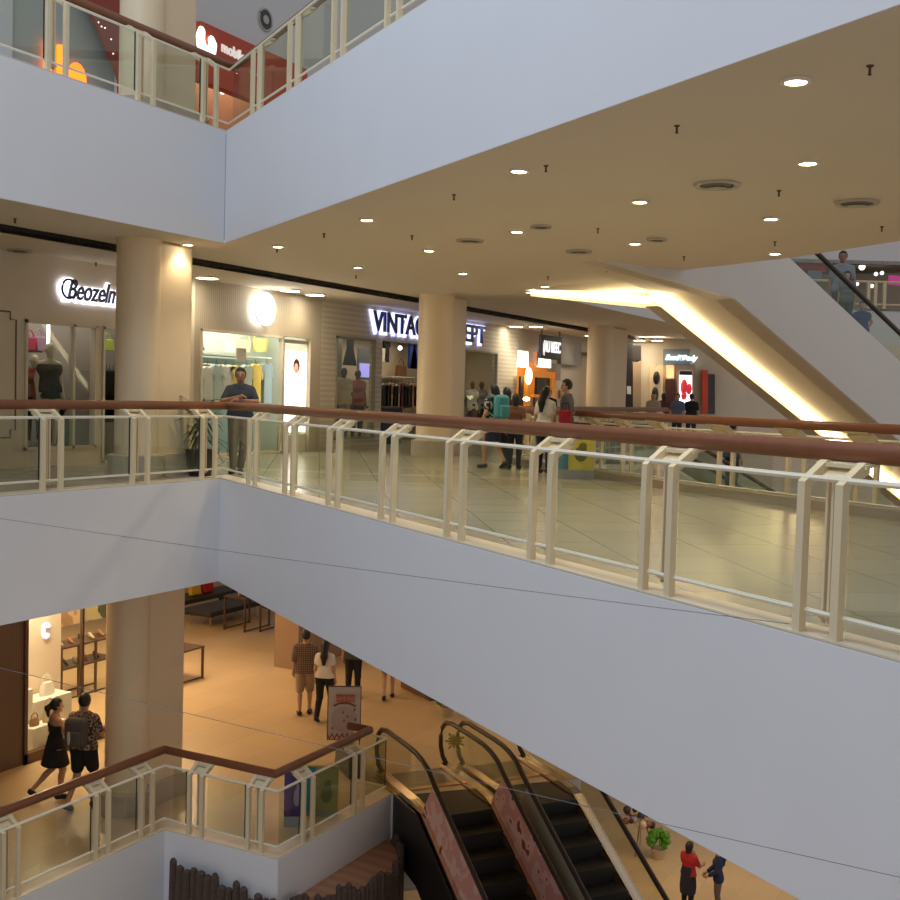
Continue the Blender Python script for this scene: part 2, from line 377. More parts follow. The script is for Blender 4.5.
# mid-level shop line at y = 14.9
SL = 14.9
WH = 3.52
def shopwall(parts_, m): 
    b = MB()
    for x0, x1, z0, z1 in parts_: b.span(x0, x1, SL, SL+.15, z0, z1)
    return struct('wall_shopfront', b, m)
SIDING = pattern('white_siding', 'wave', (.62, .56, .45), (.50, .45, .36), 2.6, .6, dir='Z')
FLUTE = pattern('fluted_greige_panel', 'wave', (.52, .45, .34), (.42, .36, .27), 5, .6, dir='X')
shopwall([(2, 13.3, 0, WH), (13.3, 17.45, 2.42, WH), (13.3, 14.88, 0, .28), (14.88, 15.02, 0, 2.42), (15.7, 17.45, 0, 2.42)], CREAM)
shopwall([(17.45, 17.63, 0, WH), (17.63, 21.4, 2.55, WH), (21.4, 21.8, 0, WH)], FLUTE)
shopwall([(21.8, 22.42, 0, WH), (22.42, 31.15, 2.68, WH), (24.15, 24.5, 0, 2.68), (28.1, 28.95, 0, 2.68), (31.15, 32.6, 0, WH), (22.42, 24.15, 0, .25)], SIDING)
shopwall([(32.6, 35.3, 2.5, WH), (35.3, 37.9, 0, WH), (37.9, 39.3, 3.0, WH), (39.3, 52, 0, WH)], mat('greige_wall', (.52, .46, .37), .6))
# shop interiors: back wall, partitions, a lit ceiling each
def room(x0, x1, wallm, floorm, e, col, y1=17.4, z0=0, h=2.9, y0=None):
    y0 = y0 or SL+.15
    b = MB(); b.span(x0, x1, y1, y1+.1, z0, z0+h); b.span(x0-.06, x0, y0, y1, z0, z0+h); b.span(x1, x1+.06, y0, y1, z0, z0+h); b.span(x0, x1, y0, y1, z0+h, z0+h+.06)
    struct('wall_shop', b, wallm)
    area('shop_ceiling_light', ((x0+x1)/2, (y0+y1)/2, z0+h-.05), (x1-x0)*.8, e, col, sy=1.2)
GREYW = mat('grey_shop_wall', (.30, .27, .25), .6)
room(13.2, 17.4, GREYW, FLOOR, 26, (1, .86, .72), y1=16.5)
room(17.6, 21.55, mat('mint_shop_wall', (.62, .66, .60), .6), FLOOR, 50, (1, .90, .78), y1=16.5)
room(21.9, 31.9, mat('sand_shop_wall', (.62, .52, .38), .6), FLOOR, 55, (1, .82, .6))
room(32.5, 35.4, mat('amber_kiosk_wall', (.55, .25, .06), .6), FLOOR, 60, (1, .72, .35))
room(37.8, 39.4, mat('dim_shop_wall', (.20, .14, .09), .6), FLOOR, 15, (1, .7, .4))
# ------------------------------------------------------------------ ceiling fittings
LAMPM = mat('lamp_lens', (1, .93, .78), emit=28, ecol=(1, .9, .7)); RIM = mat('lamp_rim', (.78, .70, .56), .4)
def dl_name(px, py):
    lr = 'left' if px < 330 else 'right' if px > 600 else 'middle'
    return lr
LABS = {(796, 80): 'largest round downlight, in the ceiling at the upper right', (519, 170): 'round downlight closest to the long white edge beam at mid picture', (640, 201): 'round downlight left of the nearer oval ceiling vent',
 (808, 162): 'round downlight between the two big ceiling vents at right', (517, 231): 'round downlight just left of a small flat ceiling grille', (367, 219): 'round downlight close under the white beam, left of centre', (429, 250): 'small downlight above the round shaft of the middle column',
 (358, 267): 'tiny downlight near the dark ceiling slot at left of centre', (635, 243): 'small downlight between sprinklers above the sloping light cove', (771, 218): 'round downlight below the right hand vents', (463, 273): 'tiny downlight right beside the top of the middle column',
 (775, 253): 'small downlight at the far ceiling edge above the moving stair', (188, 244): 'small downlight touching the top of the left column', (278, 246): 'small downlight just right of the beam corner', (545, 286): 'tiny downlight at the left tip of the light cove'}
proto = thing('downlight', 'round downlight', 'lamp', (0, 0, 0), 'round downlights in the mid level ceiling')
b = MB(); b.lathe([(.075, 0), (.105, 0), (.11, .02), (.075, .02)], (0, 0, -.02), 24, caps=False); lpart('rim', b, RIM, proto, smooth='auto')
b = MB(); b.lathe([(.078, 0), (.078, .004)], (0, 0, -.012), 20); lpart('lens', b, LAMPM, proto)
for i, ((px, py), lab) in enumerate(LABS.items()):
    o = proto if i == 0 else copy_tree(proto)
    p = G(px, py, 3.6); o.location = (p[0], p[1], 3.598); o['label'] = lab
    l = bpy.data.lights.new('spot', 'SPOT'); l.energy = (34 if px == 188 else 110); l.color = (1, .84, .60); l.spot_size = R(125); l.spot_blend = .7; l.shadow_soft_size = .07
    q = bpy.data.objects.new('downlight_beam', l); q.location = (p[0], p[1], 3.56); C.objects.link(q)
WL = {(207, 277): 'flat bright ceiling lamp right of the left column', (290, 294): 'left one of two flat bright lamps near the round white sign', (315, 294): 'right one of two flat bright lamps near the round white sign', (323, 294.5): None,
      (516, 326): 'left one of two flat lamps above the orange kiosk', (536, 326): 'right one of two flat lamps above the orange kiosk', (591, 335): 'flat ceiling lamp just left of the furthest column', (639, 340): 'left one of two flat lamps right of the furthest column', (657, 340): 'right one of two flat lamps right of the furthest column'}
proto2 = thing('flush_ceiling_lamp', 'flat lamp', 'lamp', (0, 0, 0), 'flat ceiling lamps along the shopfronts')
b = MB(); b.lathe([(.20, 0), (.24, 0), (.24, .03), (.20, .03)], (0, 0, -.03), 24, caps=False); lpart('rim', b, RIM, proto2, smooth='auto')
b = MB(); b.lathe([(.2, 0), (.2, .01)], (0, 0, -.025), 24); lpart('lens', b, LAMPM, proto2)
first = True
for (px, py), lab in WL.items():
    if not lab: continue
    o = proto2 if first else copy_tree(proto2); first = False
    d = ray(px, py); p = G(px, py, 3.5); o['label'] = lab
    if p[1] > 14.6: p = G(px, py, 3.5)*(14.4/p[1])
    o.location = (p[0], p[1], 3.499)
    l = bpy.data.lights.new('spot', 'SPOT'); l.energy = 45; l.color = (1, .8, .52); l.spot_size = R(140); l.spot_blend = .8; l.shadow_soft_size = .15
    q = bpy.data.objects.new('lamp_beam', l); q.location = (p[0], p[1], 3.45); C.objects.link(q)
VENTM = mat('vent_paint', (.50, .44, .34), .6)
VL = [((717, 184), .24, 'larger round ceiling vent at right, nearer the centre of the photo'), ((857, 202), .24, 'round ceiling vent at the far right of the photo'), ((541, 226), .14, 'small round grille right of a downlight above the middle of the bridge'),
      ((470, 240), .2, 'round ceiling vent above the middle column'), ((579, 251), .2, 'round ceiling vent left of the sloping light cove'), ((657, 239), .14, 'small round grille right of the small downlight over the cove'),
      ((20, 250), .2, 'round ceiling vent at the left edge of the photo')]
for (px, py), r_, lab in VL:
    z = 3.6 if px > 30 else 3.5
    p = G(px, py, z); t = thing('ceiling_vent', lab, 'vent', (p[0], p[1], z), 'round air vents in the mid level ceiling')
    b = MB(); b.lathe([(r_*.72, -.004), (r_, -.004), (r_*.95, -.03), (r_*.72, -.02)], (p[0], p[1], z), 28, caps=False); part('outer_ring', b, VENTM, t, smooth='auto')
    b = MB(); b.lathe([(r_*.70, 0), (r_*.45, -.03)], (p[0], p[1], z-.002), 24); part('cone', b, mat('vent_dark', (.20, .17, .12), .7), t, smooth='auto')
    b = MB(); b.lathe([(r_*.42, -.045), (r_*.12, -.03)], (p[0], p[1], z), 24); part('centre_disc', b, VENTM, t, smooth='auto')
SPR = {(870, 67): 'nearest sprinkler, at the top right', (677, 127): 'sprinkler right of the long beam, upper middle', (546, 167): 'sprinkler right beside the downlight near the beam', (779, 192): 'sprinkler between the two large vents', (882, 228): 'sprinkler near the right border',
 (598, 230): 'sprinkler between the small grilles', (454, 196): 'sprinkler under the beam left of centre', (324, 235): 'sprinkler nearest the beam at left', (412, 237): 'sprinkler left of the middle vent', (684, 258): 'sprinkler right above the cove bend', (775, 243): 'sprinkler above the small downlight at the ceiling edge',
 (607, 270): 'sprinkler left over the light cove', (548, 278): 'sprinkler at the left tip of the cove', (356, 277): 'sprinkler near the ceiling slot', (277, 250): 'sprinkler beside the downlight by the beam corner', (15, 220): 'sprinkler at the left edge of the photo', (96, 264): 'sprinkler above the script shop sign',
 (351, 276): None, (361, 277.5): None}
sp = thing('sprinkler', 'x', 'sprinkler', (0, 0, 0), 'dark sprinkler heads in the mid level ceiling')
b = MB(); b.lathe([(.035, 0), (.03, -.012), (.012, -.02), (.012, -.07), (.02, -.075), (.012, -.085)], (0, 0, 0), 10); lpart('body', b, BROWN, sp, smooth='auto')
b = MB(); b.box((.02, 0, -.05), (.006, .006, .06)); b.box((-.02, 0, -.05), (.006, .006, .06)); b.box((0, 0, -.08), (.05, .01, .01)); lpart('frame', b, BROWN, sp)
first = True
for (px, py), lab in SPR.items():
    if not lab: continue
    z = 3.5 if px in (96,) else 3.6
    o = sp if first else copy_tree(sp); first = False
    p = G(px, py-1.5, z); o.location = (p[0], p[1], z); o.scale = (.75, .75, .75); o['label'] = lab
# upper wall speaker / vent and upper level front
b = MB(); b.span(2, 40, 14.9, 15.05, 8.4, 13); b.span(2, 13.0, 14.9, 15.05, 5.3, 8.4); b.span(15.3, 17.3, 14.9, 15.05, 5.3, 8.4); b.span(20.6, 40, 14.9, 15.05, 5.3, 8.4); struct('wall_upper', b, mat('upper_wall_paint', (.66, .68, .70), .7))
b = MB(); b.span(13, 15.3, 14.97, 15.05, 5.3, 8.4); struct('wall_upper', b, mat('grey_green_panel', (.40, .45, .43), .4))
b = MB(); b.span(17.3, 20.6, 15.9, 16.0, 5.3, 8.3); b.span(17.3, 20.6, 14.95, 16, 8.2, 8.3); struct('wall_upper', b, mat('orange_shop_wall', (.42, .25, .16), .6))
area('upper_shop_light', (19, 15.4, 8.1), 2.5, 26, WARM2, sy=.6)
t = thing('wall_speaker', 'round dark grilled opening high on the pale upper wall', 'speaker', (19.49, 14.9, 9.07))
b = MB(); b.tube([(19.49+.22*math.cos(a), 14.885, 9.05+.22*math.sin(a)) for a in [i*math.pi/10 for i in range(20)]], .025, 6, closed=True); part('ring', b, mat('speaker_ring', (.45, .45, .43), .5), t)
b = MB(); b.extr([(19.49+.2*math.cos(a), 14.88, 9.05+.2*math.sin(a)) for a in [i*math.pi/10 for i in range(20)]], (0, .015, 0)); part('grille', b, mat('speaker_dark', (.06, .06, .06), .6), t)
b = MB(); b.extr([(19.49+.09*math.cos(a), 14.86, 9.05+.09*math.sin(a)) for a in [i*math.pi/8 for i in range(16)]], (0, .02, 0)); part('centre', b, mat('speaker_ring', (.45, .45, .43), .5), t)
# mobile shop sign
RED = mat('orange_red_board', (.52, .065, .02), .45, noise=.06)
t = thing('shop_sign', 'orange-red fascia sign with a white letter emblem and the word mobile on the upper level', 'sign', (17.3, 14.7, 7.4))
b = MB(); b.span(17.3, 20.8, 14.72, 14.95, 7.25, 8.36); part('board', b, RED, t, bevel=.01)
WGLOW = mat('white_sign_light', (1, 1, 1), emit=1.8, ecol=(1, .98, .95))
def arc2(cx, cz, r, a0, a1, n=10): return [(cx+r*math.cos(R(a0+(a1-a0)*i/n)), cz+r*math.sin(R(a0+(a1-a0)*i/n))) for i in range(n+1)]
path = [Wy(x, y, 14.66) for x, y in ((201.5, 31.5), (200.5, 37), (201, 44), (204, 50), (208.5, 53), (212, 50), (213, 45), (211.5, 40.5))]
rs_ = [.10, .125, .13, .125, .12, .12, .11, .09]; b = MB()
for i in range(len(path)-1):
    for f_ in (0, .25, .5, .75): c_ = path[i]*(1-f_)+path[i+1]*f_; b.ball(c_, (rs_[i]*(1-f_)+rs_[i+1]*f_, .04, rs_[i]*(1-f_)+rs_[i+1]*f_), 12)
b.ball(path[-1], (.09, .04, .09), 12); part('emblem', b, WGLOW, t, smooth='auto')
text_mesh('lettering', 'mobile', .27, mat('white_letter', (.85, .8, .75), emit=.5), t, (17.88, 14.71, 7.96), (1, 0, -.05), (0, 0, 1), .01, .012)
text_mesh('small_lettering', 'store', .13, mat('pale_letter', (.7, .45, .35), .5), t, (18.75, 14.71, 7.75), (1, 0, 0), (0, 0, 1), .005)
t = thing('shop_banner', 'dark red-orange banner panel with a curved edge hanging left of the upper column', 'banner', (14.9, 14.7, 6.4))
pts = [(14.28, 8.4), (14.28, 7.9), (14.45, 7.75), (14.75, 7.35), (15.02, 6.95), (15.16, 6.7), (15.19, 6.3), (15.3, 6.3), (15.34, 8.4)]
b = MB(); b.extr([(x, 14.72, z) for x, z in pts], (0, .06, 0)); part('panel', b, mat('banner_red', (.30, .05, .025), .5), t)
b = MB()
for x, z in ((14.72, 7.5), (14.8, 7.5), (14.95, 7.35), (15.0, 7.12), (14.65, 7.55)): b.ball((x, 14.715, z), .014, 6)
part('tiny_lights', b, WGLOW, t)
OG = mat('orange_neon', (1, .23, .02), emit=2.2, ecol=(1, .20, .01))
t = thing('letter_sign', 'glowing orange rounded letters behind the upper glass railing at the left', 'sign', (13.7, 14.8, 6.3))
b = MB(); b.tube([(13.72, 14.9, 7.0), (13.72, 14.9, 6.45), (13.76, 14.9, 6.33), (13.86, 14.9, 6.3), (13.96, 14.9, 6.33), (13.99, 14.9, 6.45), (13.99, 14.9, 7.0)], .065, 8); part('letter', b, OG, t)
b = MB(); b.ball((14.36, 14.9, 6.55), (.21, .06, .27), 16); b.span(14.16, 14.56, 14.84, 14.95, 6.28, 6.5); part('letter', b, OG, t)
t = thing('wall_lettering', 'dark letters ore on the orange shop wall behind the upper glass corner', 'sign', (18.6, 15.8, 6.9)); text_mesh('lettering', 'ore', .5, mat('grey_letter', (.25, .18, .12), .5), t, (18.25, 15.88, 6.8), (1, 0, 0), (0, 0, 1), .01)
for i, (x, lab) in enumerate(((17.9, 'left small lit spot behind the upper glass corner'), (18.9, 'right small lit spot behind the upper glass corner'))):
    b = MB(); b.ball((x, 15.5, 7.6-.1*i), .06, 10); build('spot_lamp', b, WGLOW, label=lab, cat='lamp', group='spots in the upper orange shop')
# upper right glimpse: glass roof struts seen through the railing
t = thing('escalator', 'dark diagonal escalator rail behind the upper railing at the top centre', 'escalator', (24, 9, 8)); p, q = DD(352, 45, 27), DD(372, -5, 29)
b = MB(); b.tube([p, q], .12, 8); part('handrail', b, mat('dark_blue_grey', (.05, .07, .10), .4), t)
b = MB(); b.ball(DD(359, 25, 27.4), (.2, .2, .2), 8); part('joint', b, mat('dark_blue_grey', (.05, .07, .10), .4), t)
BLUE = mat('blue_banner', (.03, .10, .42), .5)
for (pl, lab) in (([(372, 37), (385, 30), (385, -5)], 'left blue triangular banner behind the upper railing'), ([(404, 16), (412, 12), (410, -8), (405, -8)], 'right blue sliver of banner behind the upper railing')):
    b = MB(); b.extr([DD(x, y, 30) for x, y in pl], (.05, .02, 0)); build('hanging_banner', b, BLUE, label=lab, cat='banner')
b = MB(); b.seg(V2(DD(520, 100, 34)), V2(DD(285, 100, 34)), .1, 5.3, 14); struct('wall_upper', b, mat('pale_blue_wall', (.62, .70, .76), .6))
# ------------------------------------------------------------------ big descending escalator with cove light
UA = R(-26); ue = np.array([math.cos(UA), math.sin(UA)]); ve = np.array([-math.sin(UA), math.cos(UA)]); UK = np.array([20.35, 5.13]); TN = .48
def UP(t, v, z): q = UK+ue*t+ve*v; return (q[0], q[1], z)
def bz(t): return 3.22-max(t, 0)*TN+max(-t, 0)*.115
def dz(t): return 5.5-(max(t+1.5, 0))*TN
def sweep(t0, tk, t1, v0, v1, zf0, zf1):  # two-part prism in the (t,z) plane extruded v0..v1
    b = MB(); poly = [UP(t0, v0, zf0(t0)), UP(tk[0], v0, zf0(tk[0])), UP(t1, v0, zf0(t1)), UP(t1, v0, zf1(t1)), UP(tk[1], v0, zf1(tk[1])), UP(t0, v0, zf1(t0))]
    b.extr(poly, (*(ve*(v1-v0)), 0)); return b
esc = thing('escalator', 'large white escalator sloping down to the right with a glowing light cove along its underside', 'escalator', UP(0, 1, 3.2))
T0, T1 = -3.5, 10.5
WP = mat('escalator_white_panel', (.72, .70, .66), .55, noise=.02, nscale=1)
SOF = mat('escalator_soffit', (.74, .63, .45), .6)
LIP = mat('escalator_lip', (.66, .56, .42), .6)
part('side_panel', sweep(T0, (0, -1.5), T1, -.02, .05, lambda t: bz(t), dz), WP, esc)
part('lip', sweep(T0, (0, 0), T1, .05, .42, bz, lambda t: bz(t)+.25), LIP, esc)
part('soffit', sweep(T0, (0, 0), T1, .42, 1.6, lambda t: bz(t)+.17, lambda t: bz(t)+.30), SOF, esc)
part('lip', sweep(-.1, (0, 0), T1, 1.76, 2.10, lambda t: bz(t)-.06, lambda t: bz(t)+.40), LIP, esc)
COVE = mat('cove_light', (1, .85, .6), emit=7.5, ecol=(1, .80, .46))
part('cove_light', sweep(-.3, (0, 0), T1, 1.56, 1.76, lambda t: bz(t)+.01, lambda t: bz(t)+.15), COVE, esc)
part('side_panel', sweep(-.1, (0, -1.5), T1, 2.0, 2.06, lambda t: bz(t)+.1, dz), WP, esc)
part('deck', sweep(T0, (-1.5, -1.5), T1, 0, .30, lambda t: dz(t)-.05, lambda t: dz(t)+.012), mat('escalator_deck', (.45, .43, .40), .4), esc)
part('glass_panel', sweep(T0, (-1.5, -1.5), T1, .13, .145, lambda t: dz(t)+.01, lambda t: dz(t)+.62), GLASS, esc)
for v in (.14, 1.9):
    b = MB(); b.tube([UP(t, v, dz(t)+.69) for t in (T0, -1.7, -1.5, -1.2, 3, T1)], .05, 8); part('handrail', b, RUBBER, esc, smooth=True)
b = MB()
st = mat('escalator_step', (.05, .05, .05), .5)
for k in range(26):
    t = -1.5+k*.42; b.extr([UP(t, .35, dz(t)-.05), UP(t+.42, .35, dz(t)-.05), UP(t+.42, .35, dz(t)-.4), UP(t, .35, dz(t)-.2)], (*(ve*1.3), 0))
part('steps', b, st, esc)
# landing slab that ties it to the upper bridge
FF = UP(0, 2.05, 3.2); TT = (22.83, 9.95, 3.60)
def run(o0, o1, za, zb, st_=0):   # strip along the bulkhead edge FF -> TT, offsets inward, z offsets
    a = np.array(FF); c = np.array(TT); d = (c-a)[:2]; d /= np.linalg.norm(d); a = a+np.array([*d, 0])*st_; n = np.array([-d[1], d[0], 0])
    b = MB(); b.add([a+n*o0+[0, 0, za], c+n*o0+[0, 0, za], c+n*o1+[0, 0, za], a+n*o1+[0, 0, za], a+n*o0+[0, 0, zb], c+n*o0+[0, 0, zb], c+n*o1+[0, 0, zb], a+n*o1+[0, 0, zb]],
        [(0, 3, 2, 1), (4, 5, 6, 7), (0, 1, 5, 4), (1, 2, 6, 5), (2, 3, 7, 6), (3, 0, 4, 7)]); return b
part('lip', run(0, .26, -.06, .42), LIP, esc)
part('cove_light', run(.24, .40, 0, .12, -.3), COVE, esc)
b = MB(); pl = [UP(-3.2, .42, 3.61), UP(0, .42, 3.39), UP(0, 1.9, 3.39), (22.75, 9.95, 3.64), (21.6, 9.6, 3.61), (20.0, 7.2, 3.61), (18.6, 5.6, 3.61)]
b.add(pl+[(x, y, z+.05) for x, y, z in pl], [(0, 1, 2), (0, 2, 5), (0, 5, 6), (2, 3, 4), (2, 4, 5)]); part('landing_soffit', b, SOF, esc)
# right-hand far side of the atrium on the upper level
def bf(name, pl, d, th, m, **k):
    b = MB(); b.extr([DD(x, y, d) for x, y in pl], tuple(fw*np.array([1, 1, 0])*th)); return build(name, b, m, **k)
A1, A2 = V2(DD(700, 300, 46)), V2(DD(1100, 300, 46)); B1, B2 = V2(DD(700, 300, 52)), V2(DD(1100, 300, 52))
b = MB(); b.seg(A2, A1, .2, 3.4, 5.3, -.2); struct('wall_opposite', b, PAINT)
b = MB(); b.prism([A1, A2, B2, B1], 5.2, 5.29); struct('floor', b, FLOOR)
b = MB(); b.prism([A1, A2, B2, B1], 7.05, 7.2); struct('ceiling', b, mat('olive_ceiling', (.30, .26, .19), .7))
b = MB(); b.seg(A2, A1, .2, 7.05, 9.2, -.2); struct('wall_opposite', b, PAINT)
b = MB(); b.seg(B2, B1, .2, 5.3, 7.1); struct('wall_opposite', b, mat('brown_far_shops', (.35, .25, .18), .5, noise=.6, nscale=.8))
for (x0, x1, y0, y1, c_, lab) in ((838, 848, 287, 303, (.75, .45, .5), 'pinkish lit shop panel behind the riders at the right'), (850, 858, 285, 303, (.55, .5, .55), 'pale grey lit shop panel right of the pinkish one'), (861, 873, 288, 305, (.35, .16, .14), 'brownish red shop panel at the right beyond the escalator'), (877, 885, 286, 304, (.30, .18, .12), 'dark brown shop panel near the right border'), (889, 906, 290, 306, (.25, .26, .5), 'violet blue shop panel at the right border')):
    bf('shop_panel', [(x0, y0), (x1, y0+.6), (x1, y1), (x0, y1)], 50.5, .2, mat('far_panel_%d' % x0, c_, emit=.35), label=lab, cat='panel')
rl = thing('railing', 'far glass balustrade with cream posts at the right edge beyond the escalator riders', 'railing', (*A1, 5.3))
b = MB(); pa, pb = DD(780, 300, 45.9), DD(1000, 300, 45.9); b.tube([(pa[0], pa[1], 6.35), (pb[0], pb[1], 6.35)], .05, 6); part('handrail', b, RAILP, rl)
for x in (842, 849, 868, 875, 884, 905):
    p = DD(x, 300, 45.9); b = MB(); b.box((p[0], p[1], 5.8), (.12, .12, 1.05), AZ); part('post', b, RAILP, rl)
b = MB(); b.tube([(pa[0], pa[1], 5.45), (pb[0], pb[1], 5.45)], .04, 6); part('bottom_rail', b, RAILP, rl)
tag(bf('shop_sign', [(799, 262), (824, 263), (826, 272), (800, 268)], 46.4, .2, mat('red_sign', (.6, .03, .03), .5)), 'red sign band seen above the escalator handrail', 'sign')
tag(bf('shop_sign', [(890, 275), (912, 277), (912, 286), (890, 284)], 46.4, .2, mat('magenta_sign', (.7, .08, .35), emit=.3)), 'magenta sign at the right border beyond the escalator', 'sign')
tag(bf('notice_board', [(808, 270), (822, 271), (822, 279), (808, 278)], 46.3, .1, mat('grey_blue_board', (.22, .26, .34), .5)), 'grey-blue board under the red sign beyond the escalator', 'board')
for i, (x, y) in enumerate(((862, 267), (876, 274), (882, 273), (872, 286), (857, 284), (840, 272))):
    b = MB(); b.ball(DD(x, y, 46.4), .08 if i > 0 else .13, 8); build('spot_lamp', b, WGLOW, label='small bright lamp in the far shops at the right, beyond the escalator', cat='lamp', group='spots of the far upper shops')
# ------------------------------------------------------------------ the escalators that go down
def escalator(label, origin, az, H, Lnew=1.75, clad=None, decal=(), wd=1.24, group=None, slope=30, glassm=None, film=False):
    e = thing('escalator', label, 'escalator', origin, group, az)
    tn = math.tan(R(slope)); L_ = H/tn; mr = STEEL
    def nz(x): return 0 if x < 0 else -x*tn if x < L_ else -H
    for sg in (-1, 1):
        y = sg*wd/2
        hp = [(-Lnew+.05, .10), (-Lnew-.10, .18), (-Lnew-.19, .34), (-Lnew-.20, .52), (-Lnew-.14, .70), (-Lnew+.0, .82), (-Lnew+.25, .87)]
        hp += [(-.55, .87), (-.25, .86), (0, .82), (.25, .74), (.5, .87-.5*tn-.01)]+[(x, .87-x*tn-.01) for x in (1, 3, 5, L_-.3)]+[(L_+.3, .87-H), (L_+1.3, .87-H), (L_+1.6, .5-H), (L_+1.3, .12-H)]
        b = MB(); b.tube([(x, y, z) for x, z in hp], .042, 8, flat=1.0); lpart('handrail', b, RUBBER, e, smooth=True)
        gp = [(x, z-.03) for x, z in hp[1:-1]]; low = [(L_+1.3, .12-H), (L_+.2, .13-H), (0.2, .10), (-Lnew, .12)]
        b = MB(); b.extr([(x, y-.006, z) for x, z in gp+low], (0, .012, 0)); gl = lpart('glass_panel', b, glassm or GLASS, e)
        # metal decks each side of the glass
        b = MB(); dk = [(-Lnew, .10), (-.25, .10), (0.0, .075), (.2, .02), (L_+.1, .12-H), (L_+1.2, .12-H)]; lo = [(x, z-.10) for x, z in dk[::-1]]
        b.extr([(x, y-.085, z) for x, z in dk+lo], (0, .17, 0)); lpart('deck', b, mr, e)
        b = MB(); sk = [(-Lnew, 0.02), (0.1, .02), (L_, .02-H), (L_+1.2, .02-H), (L_+1.2, -.5-H), (-.2, -.45), (-Lnew, -.3)]
        b.extr([(x, y-sg*.085, z) for x, z in sk], (0, -sg*.02, 0)); lpart('skirt', b, BROWN, e)
        if sg in decal:
            for (x0, x1) in ((.12, 4.2), (4.3, 8.2)):
                b = MB(); b.extr([(x, y-.012, z) for x, z in [(x0, .12-x0*tn), (x1, .12-x1*tn), (x1, .80-x1*tn), (x0+.35, .80-(x0+.35)*tn)]], (0, .024, 0)); d_ = lpart('floral_sticker', b, PINK, gl, label='pink sticker film with flower blotches')
        b = MB(); cl = [(-Lnew, .0), (0.1, .0), (L_, .02-H), (L_+1.2, .02-H), (L_+1.2, -.35-H), (L_, -.9-H), (.2, -1.15), (-Lnew, -.9)]
        b.extr([(x, y+sg*.11, z) for x, z in cl], (0, sg*.03, 0)); lpart('cladding', b, clad or BLACK, e)
    b = MB(); b.span(-Lnew, -.90, -wd/2+.1, wd/2-.1, -.06, .012); lpart('landing_plate', b, mat('landing_plate', (.20, .17, .13), .35, metal=.6), e)
    b = MB(); b.span(-.97, -.85, -wd/2+.12, wd/2-.12, -.05, .02); lpart('comb_plate', b, mat('comb_brass', (.55, .33, .15), .4, metal=.5), e)
    n = int(L_/.40)
    if film:  # reflection on the left glass, painted in as pale green panels
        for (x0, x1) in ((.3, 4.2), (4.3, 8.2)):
            y = -wd/2; b = MB(); b.extr([(x, y-.012, z) for x, z in [(x0, .12-x0*tn), (x1, .12-x1*tn), (x1, .80-x1*tn), (x0+.35, .80-(x0+.35)*tn)]], (0, .024, 0)); lpart('painted_reflection', b, mat('pale_green_reflection', (.42, .45, .34), .4), e, label='pale green reflection painted on the left glass')
    for k in range(-2, n):
        b = MB(); x = -.04+k*.40; z = -max(x, 0)*tn-.004
        b.extr([(x, -wd/2+.13, z), (x+.40, -wd/2+.13, z), (x+.40, -wd/2+.13, z-.231), (x+.36, -wd/2+.13, z-.231), (x+.3, -wd/2+.13, z-.1), (x, -wd/2+.13, z-.04)], (0, wd-.26, 0)); lpart('step', b, STEP, e)
    return e
STEP = pattern('ribbed_step', 'wave', (.018, .015, .013), (.008, .007, .006), 25, .5, dir='Y')
PINK = pattern('pink_floral_film', 'blotch', (.66, .34, .31), (.74, .50, .46), 4.5, .5, th=.5, c3=(.22, .05, .05), th3=.66)
e_ = np.array([math.cos(R(51)), math.sin(R(51))]); m_ = np.array([math.sin(R(51)), -math.cos(R(51))])
def EP(s, w_): q = m_*s+e_*w_; return (float(q[0]), float(q[1]), -5.3)
GL2 = glassmat('escalator_glass', (.93, .93, .88), .04)
escalator('left one of two escalators going down at the bottom, with pink stickers on its glass', EP(7.47, 16.8), R(233), 5.3, decal=(-1, 1), group='pair of descending escalators', glassm=GL2)
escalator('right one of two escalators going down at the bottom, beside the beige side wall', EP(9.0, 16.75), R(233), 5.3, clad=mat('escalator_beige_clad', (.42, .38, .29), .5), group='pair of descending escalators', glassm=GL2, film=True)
p = DD(693, 450, 24); ea = R(-42); o = p[:2]-np.array([math.cos(ea), math.sin(ea)])*1.0
escalator('short run of escalator with black handrails descending behind the bridge railing', (float(o[0]), float(o[1]), 0), ea, 4.0, clad=mat('pale_clad', (.62, .61, .58), .5), slope=27)
# flat-bottomed landing block in front of escalators on the lower level
b = MB(); b.box((*EP(6.35, 18.9)[:2], -5.08), (.8, .3, .42), R(51)); 
tag(build('planter_box', b, mat('dark_olive_box', (.10, .09, .07), .5), bevel=.02), 'low dark box at the head of the left escalator, beside the railing end', 'box')
# ------------------------------------------------------------------ bark log stage under the lower railing
BARK = mat('bark', (.085, .055, .04), .9, noise=.5, nscale=18, bump=.8)
st = thing('stump_stage', 'round brown tree stump platform fenced with jagged bark logs below the lower railing', 'platform', (14.8, 9.3, -6.1))
cc = np.array([14.85, 10.2]); rr = 1.46
arc = [cc+rr*np.array([math.cos(R(a)), math.sin(R(a))]) for a in range(213, 329, 5)]
b = MB(); b.prism([tuple(p) for p in arc]+[(16.1, 9.49), (13.6, 9.49)], -6.1, -6.02); part('top', b, pattern('brown_wood_top', 'wave', (.30, .14, .07), (.38, .19, .10), 1.2, .5, dir='X', dist=3), st)
pal = []
for i in range(16): f_ = i/15; pal.append((12.90+.08*f_, 11.25-1.9*f_, -5.60-.33*f_, .072))
for i in range(9): f_ = i/8; pal.append((12.99+.5*f_, 9.33-.03*f_, -5.98, .07))
for i in range(36):
    a = R(221+(327-221)*i/35); pal.append((cc[0]+(rr+.03)*math.cos(a), cc[1]+(rr+.03)*math.sin(a), -5.98, .062))
